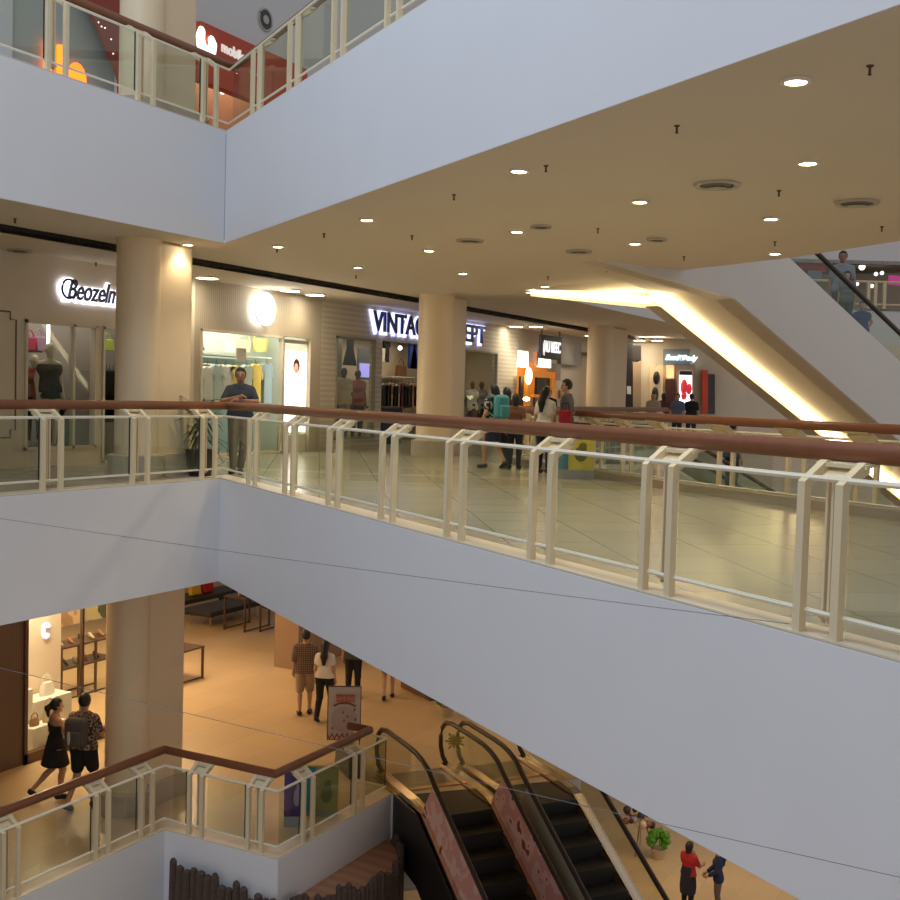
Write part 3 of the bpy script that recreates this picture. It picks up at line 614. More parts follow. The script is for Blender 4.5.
for x, y, z, r_ in pal:
    h = random.uniform(-.10, .10); b = MB(); k = random.uniform(.8, 1.15)
    b.lathe([(r_*k, 0), (r_*k*1.05, .6), (r_*k*.9, 1.3), (r_*k*.45, 1.3+random.uniform(.02, .06))], (x, y, z-1.3+h), 7); part('log_paling', b, BARK, st)
# cables slung across the void
for lab, pa, pb, da, db in (('thin cable strung across the white beam at mid height', (-30, 514), (790, 624), 9.5, 6.4), ('thin cable crossing low over the void from lower left to lower right', (-30, 660.5), (930, 884), 9, 6.2)):
    a, c = DD(*pa, da), DD(*pb, db); b = MB(); b.tube([a+(c-a)*t-np.array([0, 0, .02*math.sin(math.pi*t)]) for t in np.linspace(0, 1, 14)], .0022, 5); build('cable', b, mat('cable_grey', (.16, .16, .17), .6), label=lab, cat='cable')
# cove slot light of shops etc
# ------------------------------------------------------------------ figures: one continuous skin grown from a distance field
def surfnet(fn, lo, hi, h):
    lo = np.array(lo, float); n = np.ceil((np.array(hi)-lo)/h).astype(int)+1
    X = np.stack(np.meshgrid(*[lo[i]+h*np.arange(n[i]) for i in range(3)], indexing='ij'), -1)
    f = fn(X.reshape(-1, 3)).reshape(n); ins = f < 0
    acc = np.zeros(tuple(n-1)+(3,)); cnt = np.zeros(tuple(n-1)); cr = []
    for ax in range(3):
        a = [slice(None)]*3; c = [slice(None)]*3; a[ax] = slice(0, -1); c[ax] = slice(1, None)
        fa, fc = f[tuple(a)], f[tuple(c)]; ch = (fa < 0) != (fc < 0)
        tt = np.where(ch, fa/np.where(ch, fa-fc, 1), 0); cr.append((ch, fa < 0))
        idx = np.argwhere(ch); pos = idx.astype(float); pos[:, ax] += tt[ch]
        o1, o2 = [k for k in range(3) if k != ax]
        for d1 in (0, -1):
            for d2 in (0, -1):
                q = idx.copy(); q[:, o1] += d1; q[:, o2] += d2
                ok = ((q >= 0) & (q < n-1)).all(1)
                np.add.at(acc, tuple(q[ok].T), pos[ok]); np.add.at(cnt, tuple(q[ok].T), 1)
    act = cnt > 0; vid = -np.ones(act.shape, int); vid[act] = np.arange(act.sum())
    V = lo+h*(acc[act]/cnt[act][:, None]); Fs = []
    for ax in range(3):
        ch, neg = cr[ax]; idx = np.argwhere(ch); o1, o2 = (ax+1) % 3, (ax+2) % 3
        ok = (idx[:, o1] > 0) & (idx[:, o2] > 0) & (idx[:, o1] < n[o1]-1) & (idx[:, o2] < n[o2]-1); idx = idx[ok]; ng = neg[tuple(idx.T)]
        qs = []
        for d1, d2 in ((0, 0), (-1, 0), (-1, -1), (0, -1)):
            q = idx.copy(); q[:, o1] += d1; q[:, o2] += d2; qs.append(vid[tuple(q.T)])
        q = np.stack(qs, 1); q[~ng] = q[~ng][:, ::-1]; Fs.append(q)
    return V, np.concatenate(Fs)
A_ = lambda p: np.array(p, float)
def cap(P, a, b, ra, rb=None, sc=(1, 1, 1)):
    rb = ra if rb is None else rb; s = A_(sc); P = P*s; a = A_(a)*s; b = A_(b)*s; ba = b-a; L2 = max(ba@ba, 1e-9)
    h = np.clip((P-a)@ba/L2, 0, 1); return np.linalg.norm(P-a-h[:, None]*ba, axis=1)-(ra+(rb-ra)*h)
def ell(P, c, r): r = A_(r); return (np.linalg.norm((P-A_(c))/r, axis=1)-1)*r.min()
def smin(ds, k):
    o = ds[0]
    for d in ds[1:]:
        h = np.clip(.5+.5*(d-o)/k, 0, 1); o = d*(1-h)+o*h-k*h*(1-h)
    return o
SKIN = mat('skin', (.52, .30, .19), .5); SKIND = mat('skin_brown', (.33, .17, .10), .5); HAIRM = mat('black_hair', (.012, .009, .008), .45)
def cloth(name, col, **k): return mat('cloth_'+name, col, .85, noise=.1, nscale=20, **k)
def rotz(v, a): c, s = math.cos(a), math.sin(a); return A_((v[0]*c-v[1]*s, v[0]*s+v[1]*c, v[2]))
def person(pos, az, h=1.68, pose=None, top=None, bottom=None, shoes=None, hair='short', female=False, skin=None, label='', lean=0, yaw=0, face=False, group=None, res=.018,
           name='person', cat='person', hair_m=None, headless=False, limbs=True):
    """local frame: x right hand, y forward, z up, metres for a 1.70 m figure; az = compass the figure faces in the plan"""
    skin = skin or SKIN; k = h/1.70; w_ = .15 if female else .175; wh = .10 if female else .09
    J = dict(shL=(-w_, 0, 1.36), shR=(w_, 0, 1.36), elL=(-w_-.05, -.03, 1.11), elR=(w_+.05, -.03, 1.11), wrL=(-w_-.06, .05, .87), wrR=(w_+.06, .05, .87),
             hipL=(-wh, 0, .90), hipR=(wh, 0, .90), knL=(-.10, .02, .50), knR=(.10, .02, .50), anL=(-.10, -.02, .085), anR=(.10, -.02, .085))
    J.update(pose or {}); J = {a: A_(b) for a, b in J.items()}
    def ln(p):   # lean of everything above the waist about the pelvis
        p = A_(p); z = p[2]-.95
        if z <= 0 or not lean: return p
        return A_((p[0], p[1]+z*math.sin(lean), .95+z*math.cos(lean)))
    for a in ('shL', 'shR'): J[a] = ln(J[a])
    for a in ('elL', 'elR', 'wrL', 'wrR'):
        if a not in (pose or {}): J[a] = ln(J[a])
    hc = ln((0, .02, 1.585)); nk = ln((0, -.005, 1.43)); fdir = rotz((0, 1, 0), yaw); fx = rotz((1, 0, 0), yaw)
    sc = (1, 1.35, 1)
    def torso(P, inf=0):
        ch = ln((0, 0, 1.27)); wa = ln((0, 0, 1.10)); sh = ln((0, 0, 1.37)); cw = .085 if female else .105
        o = [cap(P, ch-[cw, 0, 0], ch+[cw, 0, 0], .115+inf, sc=sc), cap(P, wa-[.05, 0, 0], wa+[.05, 0, 0], (.095 if female else .115)+inf, sc=sc), cap(P, (-.07, 0, .955), (.07, 0, .955), .125+inf, sc=sc),
             cap(P, nk+[-.01, 0, -.02], J['shL']*[.82, 1, 1]+[0, 0, -.005], .058+inf, .05+inf), cap(P, nk+[.01, 0, -.02], J['shR']*[.82, 1, 1]+[0, 0, -.005], .058+inf, .05+inf)]
        if female: o.append(cap(P, ch+[-.07, .07, -.01], ch+[.07, .07, -.01], .06+inf))
        return o
    def arm(P, s, inf=0, fr=2.0):
        sh, el, wr = J['sh'+s], J['el'+s], J['wr'+s]; o = []
        f1 = min(fr, 1); o.append(cap(P, sh, sh+(el-sh)*f1, .052+inf, .052-.012*f1+inf))
        if fr > 1: o.append(cap(P, el, el+(wr-el)*(fr-1), .039+inf, .039-.012*(fr-1)+inf))
        return o
    def leg(P, s, inf=0, fr=2.0):
        hp, kn, an = J['hip'+s], J['kn'+s], J['an'+s]; o = [cap(P, hp, hp+(kn-hp)*min(fr, 1), .088+inf, .088-.033*min(fr, 1)+inf)]
        if fr > 1: o += [cap(P, kn, kn+(an-kn)*(fr-1), .053+inf, .053-.018*(fr-1)+inf), cap(P, kn+(an-kn)*.25+[0, -.018, 0], kn+(an-kn)*.45+[0, -.012, 0], .045+inf, .035+inf)]
        return o
    def foot(P, s, inf=0):
        an = J['an'+s]; td = J.get('td'+s, A_((.02 if s == 'R' else -.02, .15, 0)))
        return [cap(P, an+[0, 0, -.035]-td*.2, an+td+[0, 0, -.055 if abs(td[2]) < .02 else -.03], .038+inf, .03+inf)]
    def body(P):
        d = [smin(torso(P), .05)]
        d += [smin(leg(P, 'L'), .03), smin(leg(P, 'R'), .03)]; d = [smin(d, .04)]
        d += [smin(arm(P, s), .02) for s in 'LR'] if limbs else []
        d = [smin(d, .022)]+[foot(P, s)[0] for s in 'LR']
        for s in 'LR':
            if not limbs: continue
            dr = J['wr'+s]-J['el'+s]; dr = dr/np.linalg.norm(dr); d.append(cap(P, J['wr'+s], J['wr'+s]+dr*.075, .026, .033))
        d.append(cap(P, nk-[0, 0, .03], hc-[0, 0, .08], .052, .048)); o = smin(d, .02)
        if headless: return o
        hd = smin([ell(P, hc+[0, 0, .02], (.077, .092, .10)), cap(P, hc+fdir*.02-[0, 0, .055], hc+fdir*.045-[0, 0, .075], .055, .04)], .04)
        fe = [hd, cap(P, hc+fdir*.085+[0, 0, .0], hc+fdir*.105-[0, 0, .025], .009, .014)]
        fe += [ell(P, hc+fx*s*.08-[0, 0, .005], (.014, .02, .03)) for s in (-1, 1)]
        return smin([o, smin(fe, .012)], .02)
    allp = np.stack(list(J.values())+[hc]); lo = allp.min(0)-.22; hi = allp.max(0)+.22; lo[2] = -.03; hi[2] = hc[2]+.20
    root = thing(name, label, cat, pos, group, R(az) - math.pi/2)
    def emit(nm, fn, m, lo_=lo, hi_=hi, parent=root, extra=None, lab=None):
        V, Fq = surfnet(fn, lo_, hi_, res)
        if not len(V): return None
        b = MB(); b.add(V*k, Fq.tolist())
        if extra: extra(b)
        return lpart(nm, b, m, parent, smooth=True, label=lab)
    def hands(b):
        if not limbs: return
        for s in 'LR':
            wr = J['wr'+s]; dr = wr-J['el'+s]; dr = dr/np.linalg.norm(dr); side = A_((0, 1, 0))-dr*dr[1]; side /= max(np.linalg.norm(side), .1)
            inn = np.cross(side, dr); inn = inn if (inn[0] > 0) == (s == 'L') else -inn
            for i, (o, l1) in enumerate(((.028, .07), (.010, .08), (-.009, .075), (-.027, .058))):
                p0 = wr+dr*.075+side*o; p1 = p0+dr*l1*.5+inn*.008; p2 = p1+dr*l1*.32+inn*.022; p3 = p2+dr*l1*.12+inn*.022
                b.tube([q*k for q in (p0, p1, p2, p3)], [.0095, .009, .008, .006], 6)
            p0 = wr+dr*.03+side*.02; p1 = p0+dr*.03+side*.028+inn*.01; p2 = p1+dr*.03+side*.008+inn*.012
            b.tube([q*k for q in (p0, p1, p2)], [.012, .010, .007], 6)
    emit('body', body, skin, extra=hands)
    if top:
        m, sl, hem = top[:3]; nkz = top[3] if len(top) > 3 else 1.455; inf = top[4] if len(top) > 4 else .018
        def f(P):
            ds = [smin(torso(P, inf), .05)]
            if sl > 0: ds += [smin(arm(P, s, inf*.8, sl), .02) for s in 'LR']
            ds.append(cap(P, (-.075, 0, .90), (.075, 0, .90), .125+inf, sc=(1, 1.12, 1))); return np.maximum(np.maximum(smin(ds, .025), hem-P[:, 2]), P[:, 2]-nkz*(1 if not lean else math.cos(lean)*.98+.02))
        emit('top', f, m)
    if bottom:
        m, kind_, fr = bottom[:3]
        if kind_ == 'skirt':
            z1, z0, fl = fr
            f = lambda P: np.maximum(np.maximum(cap(P, (0, 0, z1), (0, 0, z0-.02), .135, fl, sc=(1, 1.15, 1)), z0-P[:, 2]), P[:, 2]-z1-.02)
            emit('skirt', f, m)
        else:
            def f(P):
                o = smin([cap(P, (-.07, 0, .955), (.07, 0, .955), .131, sc=sc)]+[smin(leg(P, s, .018 if kind_ == 'trousers' else .030, fr), .02) for s in 'LR'], .04)
                return np.maximum(o, P[:, 2]-1.03)
            emit(kind_, f, m)
    if shoes:
        for s in 'LR':
            a = J['an'+s]; emit('shoe', lambda P, s=s: foot(P, s, .012)[0], shoes, lo_=a-[.2, .25, .14], hi_=a+[.2, .3, .1])
    if hair and not headless:
        zc = hc[2]
        def f(P):
            d = ell(P, hc+[0, 0, .025]-fdir*.008, (.09, .104, .112)); fr_ = (P-hc)@fdir
            d = np.maximum(d, -np.maximum(.03-fr_, P[:, 2]-(zc+.06))); 
            if hair == 'short': d = np.maximum(d, (zc-.06)-P[:, 2])
            elif hair == 'bob': d = np.maximum(smin([d, cap(P, hc-fdir*.04+[0, 0, -.01], hc-fdir*.05-[0, 0, .12], .085, .075)], .03), -np.maximum(.03-fr_, P[:, 2]-(zc+.06)))
            elif hair == 'long': d = smin([d, cap(P, hc-fdir*.055, hc-fdir*.12-[0, 0, .20], .080, .075), cap(P, hc-fdir*.12-[0, 0, .2], hc-fdir*.13-[0, 0, .36], .075, .04)], .03)
            elif hair == 'pony': d = smin([np.maximum(d, (zc-.08)-P[:, 2]), cap(P, hc-fdir*.09+[0, 0, .02], hc-fdir*.15-[0, 0, .03], .045, .05), cap(P, hc-fdir*.15-[0, 0, .03], hc-fdir*.14-[0, 0, .17], .05, .018)], .02)
            return d
        emit('hair', f, hair_m or HAIRM, lo_=hc-[.28, .28, .5], hi_=hc+[.28, .28, .2])
    if face:
        for s in (-1, 1):
            b = MB(); b.ball((hc+fx*s*.032+fdir*.086+[0, 0, .012])*k, .012*k, 8); lpart('eye', b, DARK, root)
        b = MB(); b.tube([(hc+fx*x*.024+fdir*(.092-abs(x)*.006)-[0, 0, .052])*k for x in (-1, -.4, .4, 1)], .006*k, 5); lpart('mouth', b, mat('lips', (.30, .10, .08), .5), root)
    root['hc'] = 0; del root['hc']
    return root
FAZ = 27.8   # plan direction the eye looks along
def gp(px, py, z): p = G(px, py, z); return (p[0], p[1], z)
walkA = dict(knL=(-.10, .16, .52), anL=(-.10, .14, .10), knR=(.10, .02, .50), anR=(.10, -.28, .16), tdR=(0, .12, -.09), wrL=(-.24, .12, .90), elL=(-.24, -.06, 1.12))
walkB = dict(knR=(.10, .16, .52), anR=(.10, .16, .09), knL=(-.10, .0, .50), anL=(-.10, -.22, .12), tdL=(0, .12, -.07))
JEANS = cloth('dark_navy', (.02, .025, .05)); BLK = cloth('black', (.012, .012, .014)); GREYC = cloth('charcoal', (.05, .05, .055)); WHC = cloth('white', (.72, .69, .63))
SHOEB = mat('dark_shoe', (.02, .016, .015), .5); NAVY = cloth('navy', (.02, .03, .10))
# --- mid level
person((14.90, 11.74, 0), FAZ+186, 1.72, dict(elL=(-.27, .10, 1.17), wrL=(-.0, .24, 1.19), elR=(.27, .10, 1.17), wrR=(.02, .22, 1.24), anL=(-.02, .0, .085), knL=(-.08, .03, .5)), (cloth('dark_tee', (.035, .04, .05)), .75, .90), (cloth('grey_trousers', (.22, .18, .13)), 'trousers', 1.9), SHOEB, skin=SKIND,
       label='man in a dark t-shirt with folded arms leaning behind the mid level handrail', face=True, res=.015)
person(gp(492, 469, 0), FAZ+35, 1.60, walkA, (pattern('floral_top', 'blotch', (.02, .02, .03), (.45, .45, .42), 14, .8, th=.56), .6, .92), (cloth('navy_skirt', (.015, .02, .05)), 'skirt', (1.0, .56, .18)), SHOEB, 'long', True,
       label='woman in dark knee length skirt walking with a turquoise backpack', yaw=.2)
pk = gp(492, 469, 0)
p = DD(507, 400, 22.3); person((p[0], p[1], 0), FAZ+20, 1.55, walkB, (cloth('plum_top', (.10, .03, .04)), .6, .92), (BLK, 'trousers', 1.9), SHOEB, 'bob', True, label='woman with dark bobbed hair just behind the turquoise backpack')
p = DD(516, 400, 22.0); person((p[0], p[1], 0), FAZ-10, 1.43, None, (cloth('brown_top', (.22, .10, .06)), .7, .92), (JEANS, 'trousers', 1.9), SHOEB, 'bob', True, label='shorter person in a brown top beside the orange kiosk')
person((19.35, 8.25, 0), FAZ-35, 1.58, None, (WHC, .7, .88), (JEANS, 'trousers', 1.9), SHOEB, 'long', True, label='woman in a white top with long black hair standing beside the man in grey', yaw=-.3)
person((19.15, 7.75, 0), FAZ+70, 1.71, None, (cloth('grey_shirt', (.12, .11, .11)), .8, .88), (JEANS, 'trousers', 1.9), SHOEB, label='man in a grey shirt in profile looking left over the bridge', face=True, yaw=.35)
kp = G(535, 446, 0)
person((31.2, 13.2, 0), FAZ+175, 1.6, None, (BLK, .8, .9), (BLK, 'trousers', 1.9), SHOEB, label='person in black facing out in front of the orange kiosk')
for px, d, az, top_, lab, hr in ((653, 37, 180, cloth('beige_top', (.40, .30, .24)), 'person in a pale beige top beside the decorated window far right of the furthest column', 'bob'),
                            (677, 37.5, 150, cloth('blue_shirt', (.10, .14, .24)), 'person in a blue shirt seen from behind next to the glowing poster', 'short'), (691, 38, -20, BLK, 'person in black right of the glowing poster', 'short'), (663, 39, 10, cloth('dark_red', (.12, .04, .04)), 'person in dark red between the beige and blue figures', 'bob')):
    p = DD(px, 420, d); person((p[0], p[1], 0), FAZ+az, 1.62, None, (top_, .8, .9), (JEANS, 'trousers', 1.9), SHOEB, hr, label=lab, res=.025)
# riders
p = DD(733, 430, 24.3)
person((p[0], p[1], 1.0-1.62), FAZ-60, 1.60, None, (cloth('steel_blue', (.06, .10, .18)), .7, .88, 1.455, .05), (JEANS, 'trousers', 1.9), SHOEB, 'short', label='rider in a blue top going down on the short escalator behind the bridge railing')
q = UP(4.04, .65, dz(4.04)-.02); person(q, FAZ+160, 1.67, None, (cloth('pale_grey_shirt', (.26, .29, .31)), .7, .86), (GREYC, 'trousers', 1.9), SHOEB, skin=SKIND, label='man in a pale grey shirt riding the big escalator at the right', face=True)
q = UP(3.90, .42, dz(3.90)-.02); person(q, FAZ+150, 1.17, None, (cloth('sage_shirt', (.16, .19, .19)), .7, .8), (GREYC, 'trousers', 1.9), SHOEB, 'bob', label='shorter person in a dark top in front of the man on the big escalator')
q = UP(5.2, .95, dz(5.2)-.02); person(q, FAZ+170, 1.31, dict(elL=(-.27, -.02, 1.15), wrL=(-.16, .04, .96), elR=(.27, -.02, 1.15), wrR=(.16, .04, .96)), (cloth('royal_blue', (.03, .06, .25)), .3, .86), (JEANS, 'shorts', .8), SHOEB, 'short', label='child in a blue vest with hand on hip on the big escalator')
# --- lower level
person((13.15, 13.95, -5.3), FAZ-52, 1.64, dict(knR=(.08, .10, .52), anR=(.06, .05, .10), knL=(-.08, -.02, .52), anL=(-.08, -.36, .20), tdL=(0, .10, -.10), elL=(-.25, .0, 1.12), wrL=(-.33, .12, .92), elR=(.20, .10, 1.15), wrR=(.16, .25, 1.05)), (BLK, 0, .9, 1.29), (BLK, 'skirt', (1.08, .60, .27)), SHOEB, 'pony', True,
       label='woman in a short black strapless dress with a ponytail passing the bright shop window', yaw=-.2, res=.014)
person((13.12, 13.30, -5.3), FAZ-12, 1.82, dict(knL=(-.10, .0, .50), anL=(-.12, -.25, .13), tdL=(0, .12, -.07), knR=(.10, .12, .51), anR=(.12, .10, .085), elR=(.25, .06, 1.12), wrR=(.18, .22, 1.05)), (pattern('camouflage_shirt', 'blotch', (.10, .045, .03), (.50, .38, .28), 16, .8, th=.5, c3=(.06, .05, .03)), .7, .90), (BLK, 'shorts', .75), SHOEB,
       label='man in patterned shirt and black shorts carrying a grey backpack on the lower level', res=.014)
person((19.3, 13.4, -5.3), FAZ+8, 1.76, dict(anR=(.10, .10, .085), knR=(.10, .08, .5)), (pattern('plaid_shirt', 'plaid', (.10, .06, .05), (.34, .24, .18), 7, .8), .9, .86, 1.455, .03), (cloth('khaki_shorts', (.36, .27, .18)), 'shorts', .95), SHOEB, label='man in a plaid shirt and khaki shorts seen from behind on the lower level', res=.015)
person((19.2, 12.85, -5.3), FAZ-10, 1.64, walkB, (WHC, .5, .92), (BLK, 'trousers', 1.95), SHOEB, 'long', True, label='woman with long black hair in a white top and black leggings beside the plaid shirt', res=.015)
person((20.9, 13.25, -5.3), FAZ-5, 1.70, dict(wrR=(.30, .2, .95)), (cloth('dark_shirt', (.05, .055, .05)), .9, .88), (BLK, 'trousers', 1.9), SHOEB, label='man in dark clothes walking just behind the picture board')
person(gp(388, 699, -5.3), FAZ+5, 1.62, walkB, (GREYC, .6, .9), (GREYC, 'skirt', (1.0, .62, .17)), SHOEB, 'bob', True, label='walker in a dark skirt of whom only the legs show under the white beam')
# --- ground floor
p = gp(687, 911, -10.6)
wk = person(p, FAZ-50, 1.66, dict(elR=(.24, .10, 1.14), wrR=(.16, .33, 1.10), elL=(-.24, .08, 1.12), wrL=(-.10, .28, 1.15)), (cloth('red_shirt', (.42, .02, .03)), .8, .9), (BLK, 'trousers', 1.9), SHOEB, 'bob', label='shop worker in a red shirt and long dark apron on the ground floor', res=.016)
person(gp(717, 912, -10.6), FAZ+80, 1.58, dict(elL=(-.22, .06, 1.12), wrL=(-.18, .26, .98), elR=(.22, .06, 1.12), wrR=(.12, .28, .95)), (NAVY, 1.8, .80, 1.455, .03), (cloth('taupe', (.16, .12, .11)), 'trousers', 1.9), SHOEB, 'long', True, label='woman in a long navy top facing the worker in the red shirt', hair_m=cloth('headscarf', (.015, .02, .03)), res=.016)
b = MB(); b.lathe([(.185, .45), (.20, .60), (.175, .95), (.155, 1.10)], (0, .0, 0), 20, 1, .95, caps=False); b.box((0, .150, 1.20), (.22, .02, .26)); b.tube([(-.1, .145, 1.32), (-.07, .05, 1.45), (.07, .05, 1.45), (.1, .145, 1.32)], .01, 5); lpart('apron', b, cloth('apron_navy', (.02, .02, .035)), wk, smooth='auto')
# things people carry
def backpack(pos, az, m, label, sx=1, flash=None):
    t = thing('backpack', label, 'backpack', pos, None, R(az)-math.pi/2)
    b = MB(); b.box((0, -.235, 0), (.30*sx, .20, .46)); o = lpart('main_bag', b, m, t, smooth=True); bv = o.modifiers.new('round', 'BEVEL'); bv.width = .085; bv.segments = 4
    b = MB(); b.box((0, -.34, -.08), (.22*sx, .09, .24)); o = lpart('pocket', b, m, t, smooth=True); bv = o.modifiers.new('round', 'BEVEL'); bv.width = .04; bv.segments = 3
    for s in (-1, 1):
        b = MB(); b.tube([(s*.10, -.16, .20), (s*.12, -.02, .235), (s*.13, .12, .12), (s*.12, .10, -.05), (s*.12, -.16, -.18)], .018, 5); lpart('strap', b, m, t)
    if flash:
        b = MB(); b.ball((-.04, -.39, -.06), (.03, .015, .11), 10); lpart('reflective_flash', b, flash, t, smooth=True)
    return t
backpack((pk[0], pk[1], 1.18), FAZ+35, cloth('turquoise', (.08, .34, .38)), 'turquoise backpack worn by the woman in the dark skirt')
backpack((13.12, 13.30, -4.02), FAZ-12, cloth('pack_grey', (.11, .095, .08)), 'dark grey backpack with a pale flash worn by the man in patterned shirt', 1.2, mat('pale_flash', (.6, .58, .5), .4))
b = MB(); c = DD(71.5-17, 707, 17.9)
t = thing('handbag', 'red handbag held in front of the man in grey on the bridge', 'bag', (19.0, 8.0, .92)); p = DD(565, 417, 20.1)
b = MB(); b.box(p, (.08, .22, .24), R(20)); part('bag', b, cloth('crimson', (.38, .02, .04)), t, bevel=.03); b = MB(); b.tube([p+A_((0, -.08, .12)), p+A_((0, -.05, .24)), p+A_((0, .05, .24)), p+A_((0, .08, .12))], .01, 5); part('handle', b, BLK, t)
# mannequins
MANQ = mat('mannequin_cream', (.62, .56, .44), .4)
def mannequin(x, y, z, az, top_, bot, label, h=1.72, skin=MANQ, **k): return person((x, y, z), az, h, None, top_, bot, None, None, True, skin, label, name='mannequin', cat='mannequin', res=.02, **k)
xw = lambda px, y, py=400: float(Wy(px, py, y)[0])
mannequin(xw(49, 15.3), 15.3, .28, 250, (GREYC, 0, .9, 1.36), (GREYC, 'skirt', (1.05, .80, .20)), 'pale mannequin in a dark grey dress in the window under the script sign', 1.80)
mannequin(xw(34, 15.7), 15.7, .28, 230, (cloth('rust', (.30, .06, .03)), .3, .9), (BLK, 'trousers', 1.8), 'mannequin in a rust red top left of the grey dress mannequin', 1.6)
mannequin(xw(343, 15.4), 15.4, .22, 240, (cloth('ivory_blouse', (.62, .54, .38)), .8, .8, 1.455, .035), (cloth('check_skirt', (.40, .36, .26)), 'skirt', (1.0, .55, .2)), 'mannequin in an ivory blouse at the left of the blue lettered shop window', 1.75, skin=mat('mannequin_brown', (.12, .08, .06), .4))
mannequin(xw(357, 15.5), 15.5, .22, 235, (cloth('terracotta', (.42, .16, .10)), .5, .8, 1.455, .03), (GREYC, 'trousers', 1.8), 'mannequin in a terracotta top beside the ivory blouse', 1.72, skin=mat('mannequin_brown', (.12, .08, .06), .4))
mannequin(xw(472, 15.4), 15.4, .1, 240, (cloth('white_print', (.5, .48, .44)), .3, .8), (GREYC, 'skirt', (1.0, .45, .2)), 'mannequin in a white print dress just right of the middle column', 1.7, skin=mat('mannequin_brown', (.12, .08, .06), .4))
mannequin(xw(481, 15.5), 15.5, .1, 235, (cloth('grey_print', (.3, .3, .3)), .3, .8), (BLK, 'skirt', (1.0, .45, .2)), 'mannequin in a grey print dress, second from the middle column', 1.7, skin=mat('mannequin_brown', (.12, .08, .06), .4))
# ------------------------------------------------------------------ shop fronts: mid level
def fit_text(name, s_, m, parent, x0, x1, y, zb, caph, ext=.02, off=.0, shear=0):
    o = text_mesh(name, s_, 1, m, parent, (0, 0, 0), (1, 0, 0), (0, 0, 1), ext, off, shear)
    xs = [v.co.x for v in o.data.vertices]; kx = (x1-x0)/(max(xs)-min(xs)); kz = caph/.69; mn = min(xs)
    for v in o.data.vertices: v.co = Vector((x0+(v.co.x-mn)*kx, y+v.co.y, zb+v.co.z*kz))
    return o
HALO = mat('blue_white_halo', (.6, .7, 1), emit=2.6, ecol=(.45, .50, 1.0)); HALO2 = mat('white_halo', (.9, .9, 1), emit=2.6, ecol=(.80, .82, 1.0)); LET = mat('navy_letter', (.012, .018, .06), .35)
t = thing('shop_sign', 'dark blue capital letters with a blue-white halo over the clothes shop behind the middle column', 'sign', (24, 14.9, 2.9))

for tx, xa, xb in (('VINTAGE', 23.84, 26.8), ('DEPT', 28.05, 30.08)):
    fit_text('halo', tx, HALO, t, xa-.05, xb+.06, 14.86, 2.85, .52, .02, .05); fit_text('lettering', tx, LET, t, xa+.03, xb, 14.79, 2.90, .47, .02, .02)
t = thing('shop_sign', 'dark script lettering with a white halo above the window at the left edge', 'sign', (14, 14.9, 2.9))
fit_text('halo', 'Beozelmo', HALO2, t, 14.05, 15.58, 14.87, 2.80, .36, .015, .055, .35); fit_text('lettering', 'Beozelmo', LET, t, 14.13, 15.52, 14.82, 2.83, .33, .015, .012, .35)
for r_, mm, yy in ((.036, HALO2, 14.86), (.02, LET, 14.80)):
    b = MB(); b.tube([(14.14+.15*math.cos(a), yy, 2.99+.16*math.sin(a)) for a in np.linspace(.5, 6.0, 22)], r_, 6); part('swash', b, mm, t)
t = thing('shop_sign', 'round glowing white disc sign over the bright baby clothes shop', 'sign', (19.57, 14.8, 3.05))
ring = lambda r_: [(19.47+r_*math.cos(a), 14.72, 3.06+r_*math.sin(a)) for a in np.linspace(0, 2*math.pi, 33)[:-1]]
b = MB(); b.extr(ring(.34), (0, .14, 0)); part('face', b, mat('disc_light', (1, 1, 1), emit=4.5, ecol=(1, 1, .98)), t)
b = MB(); b.tube([(x, 14.73, z) for x, _, z in ring(.35)], .018, 6, closed=True); part('rim', b, WHITE, t)
l = bpy.data.lights.new('sign_glow', 'POINT'); l.energy = 8; l.color = (1, .98, .92); l.shadow_soft_size = .3; q = bpy.data.objects.new('sign_glow', l); q.location = (19.47, 14.4, 3.06); C.objects.link(q)
FRM = mat('white_window_frame', (.70, .64, .52), .5)
def window(n, x0, x1, z0, z1, y=SL, m=FRM, mull=()):
    b = MB(); w_ = .05
    b.span(x0, x1, y-.03, y+.05, z0, z0+w_); b.span(x0, x1, y-.03, y+.05, z1-w_, z1)
    for x in (x0+w_/2, x1-w_/2, *mull): b.span(x-w_/2, x+w_/2, y-.03, y+.05, z0, z1)
    o = struct('window_%d' % n, b, m); b = MB(); b.span(x0, x1, y+.03, y+.04, z0, z1); g = part('pane', b, SHOPGL, o); return o
window(1, 13.3, 14.88, .28, 2.42, mull=(14.35,)); window(2, 15.02, 15.7, 0, 2.42); window(3, 17.63, 20.36, 0, 2.55); window(4, 22.42, 24.15, .25, 2.68, m=mat('grey_frame', (.30, .27, .22), .5)); window(5, 28.95, 31.15, .1, 2.68, m=mat('grey_frame', (.30, .27, .22), .5))
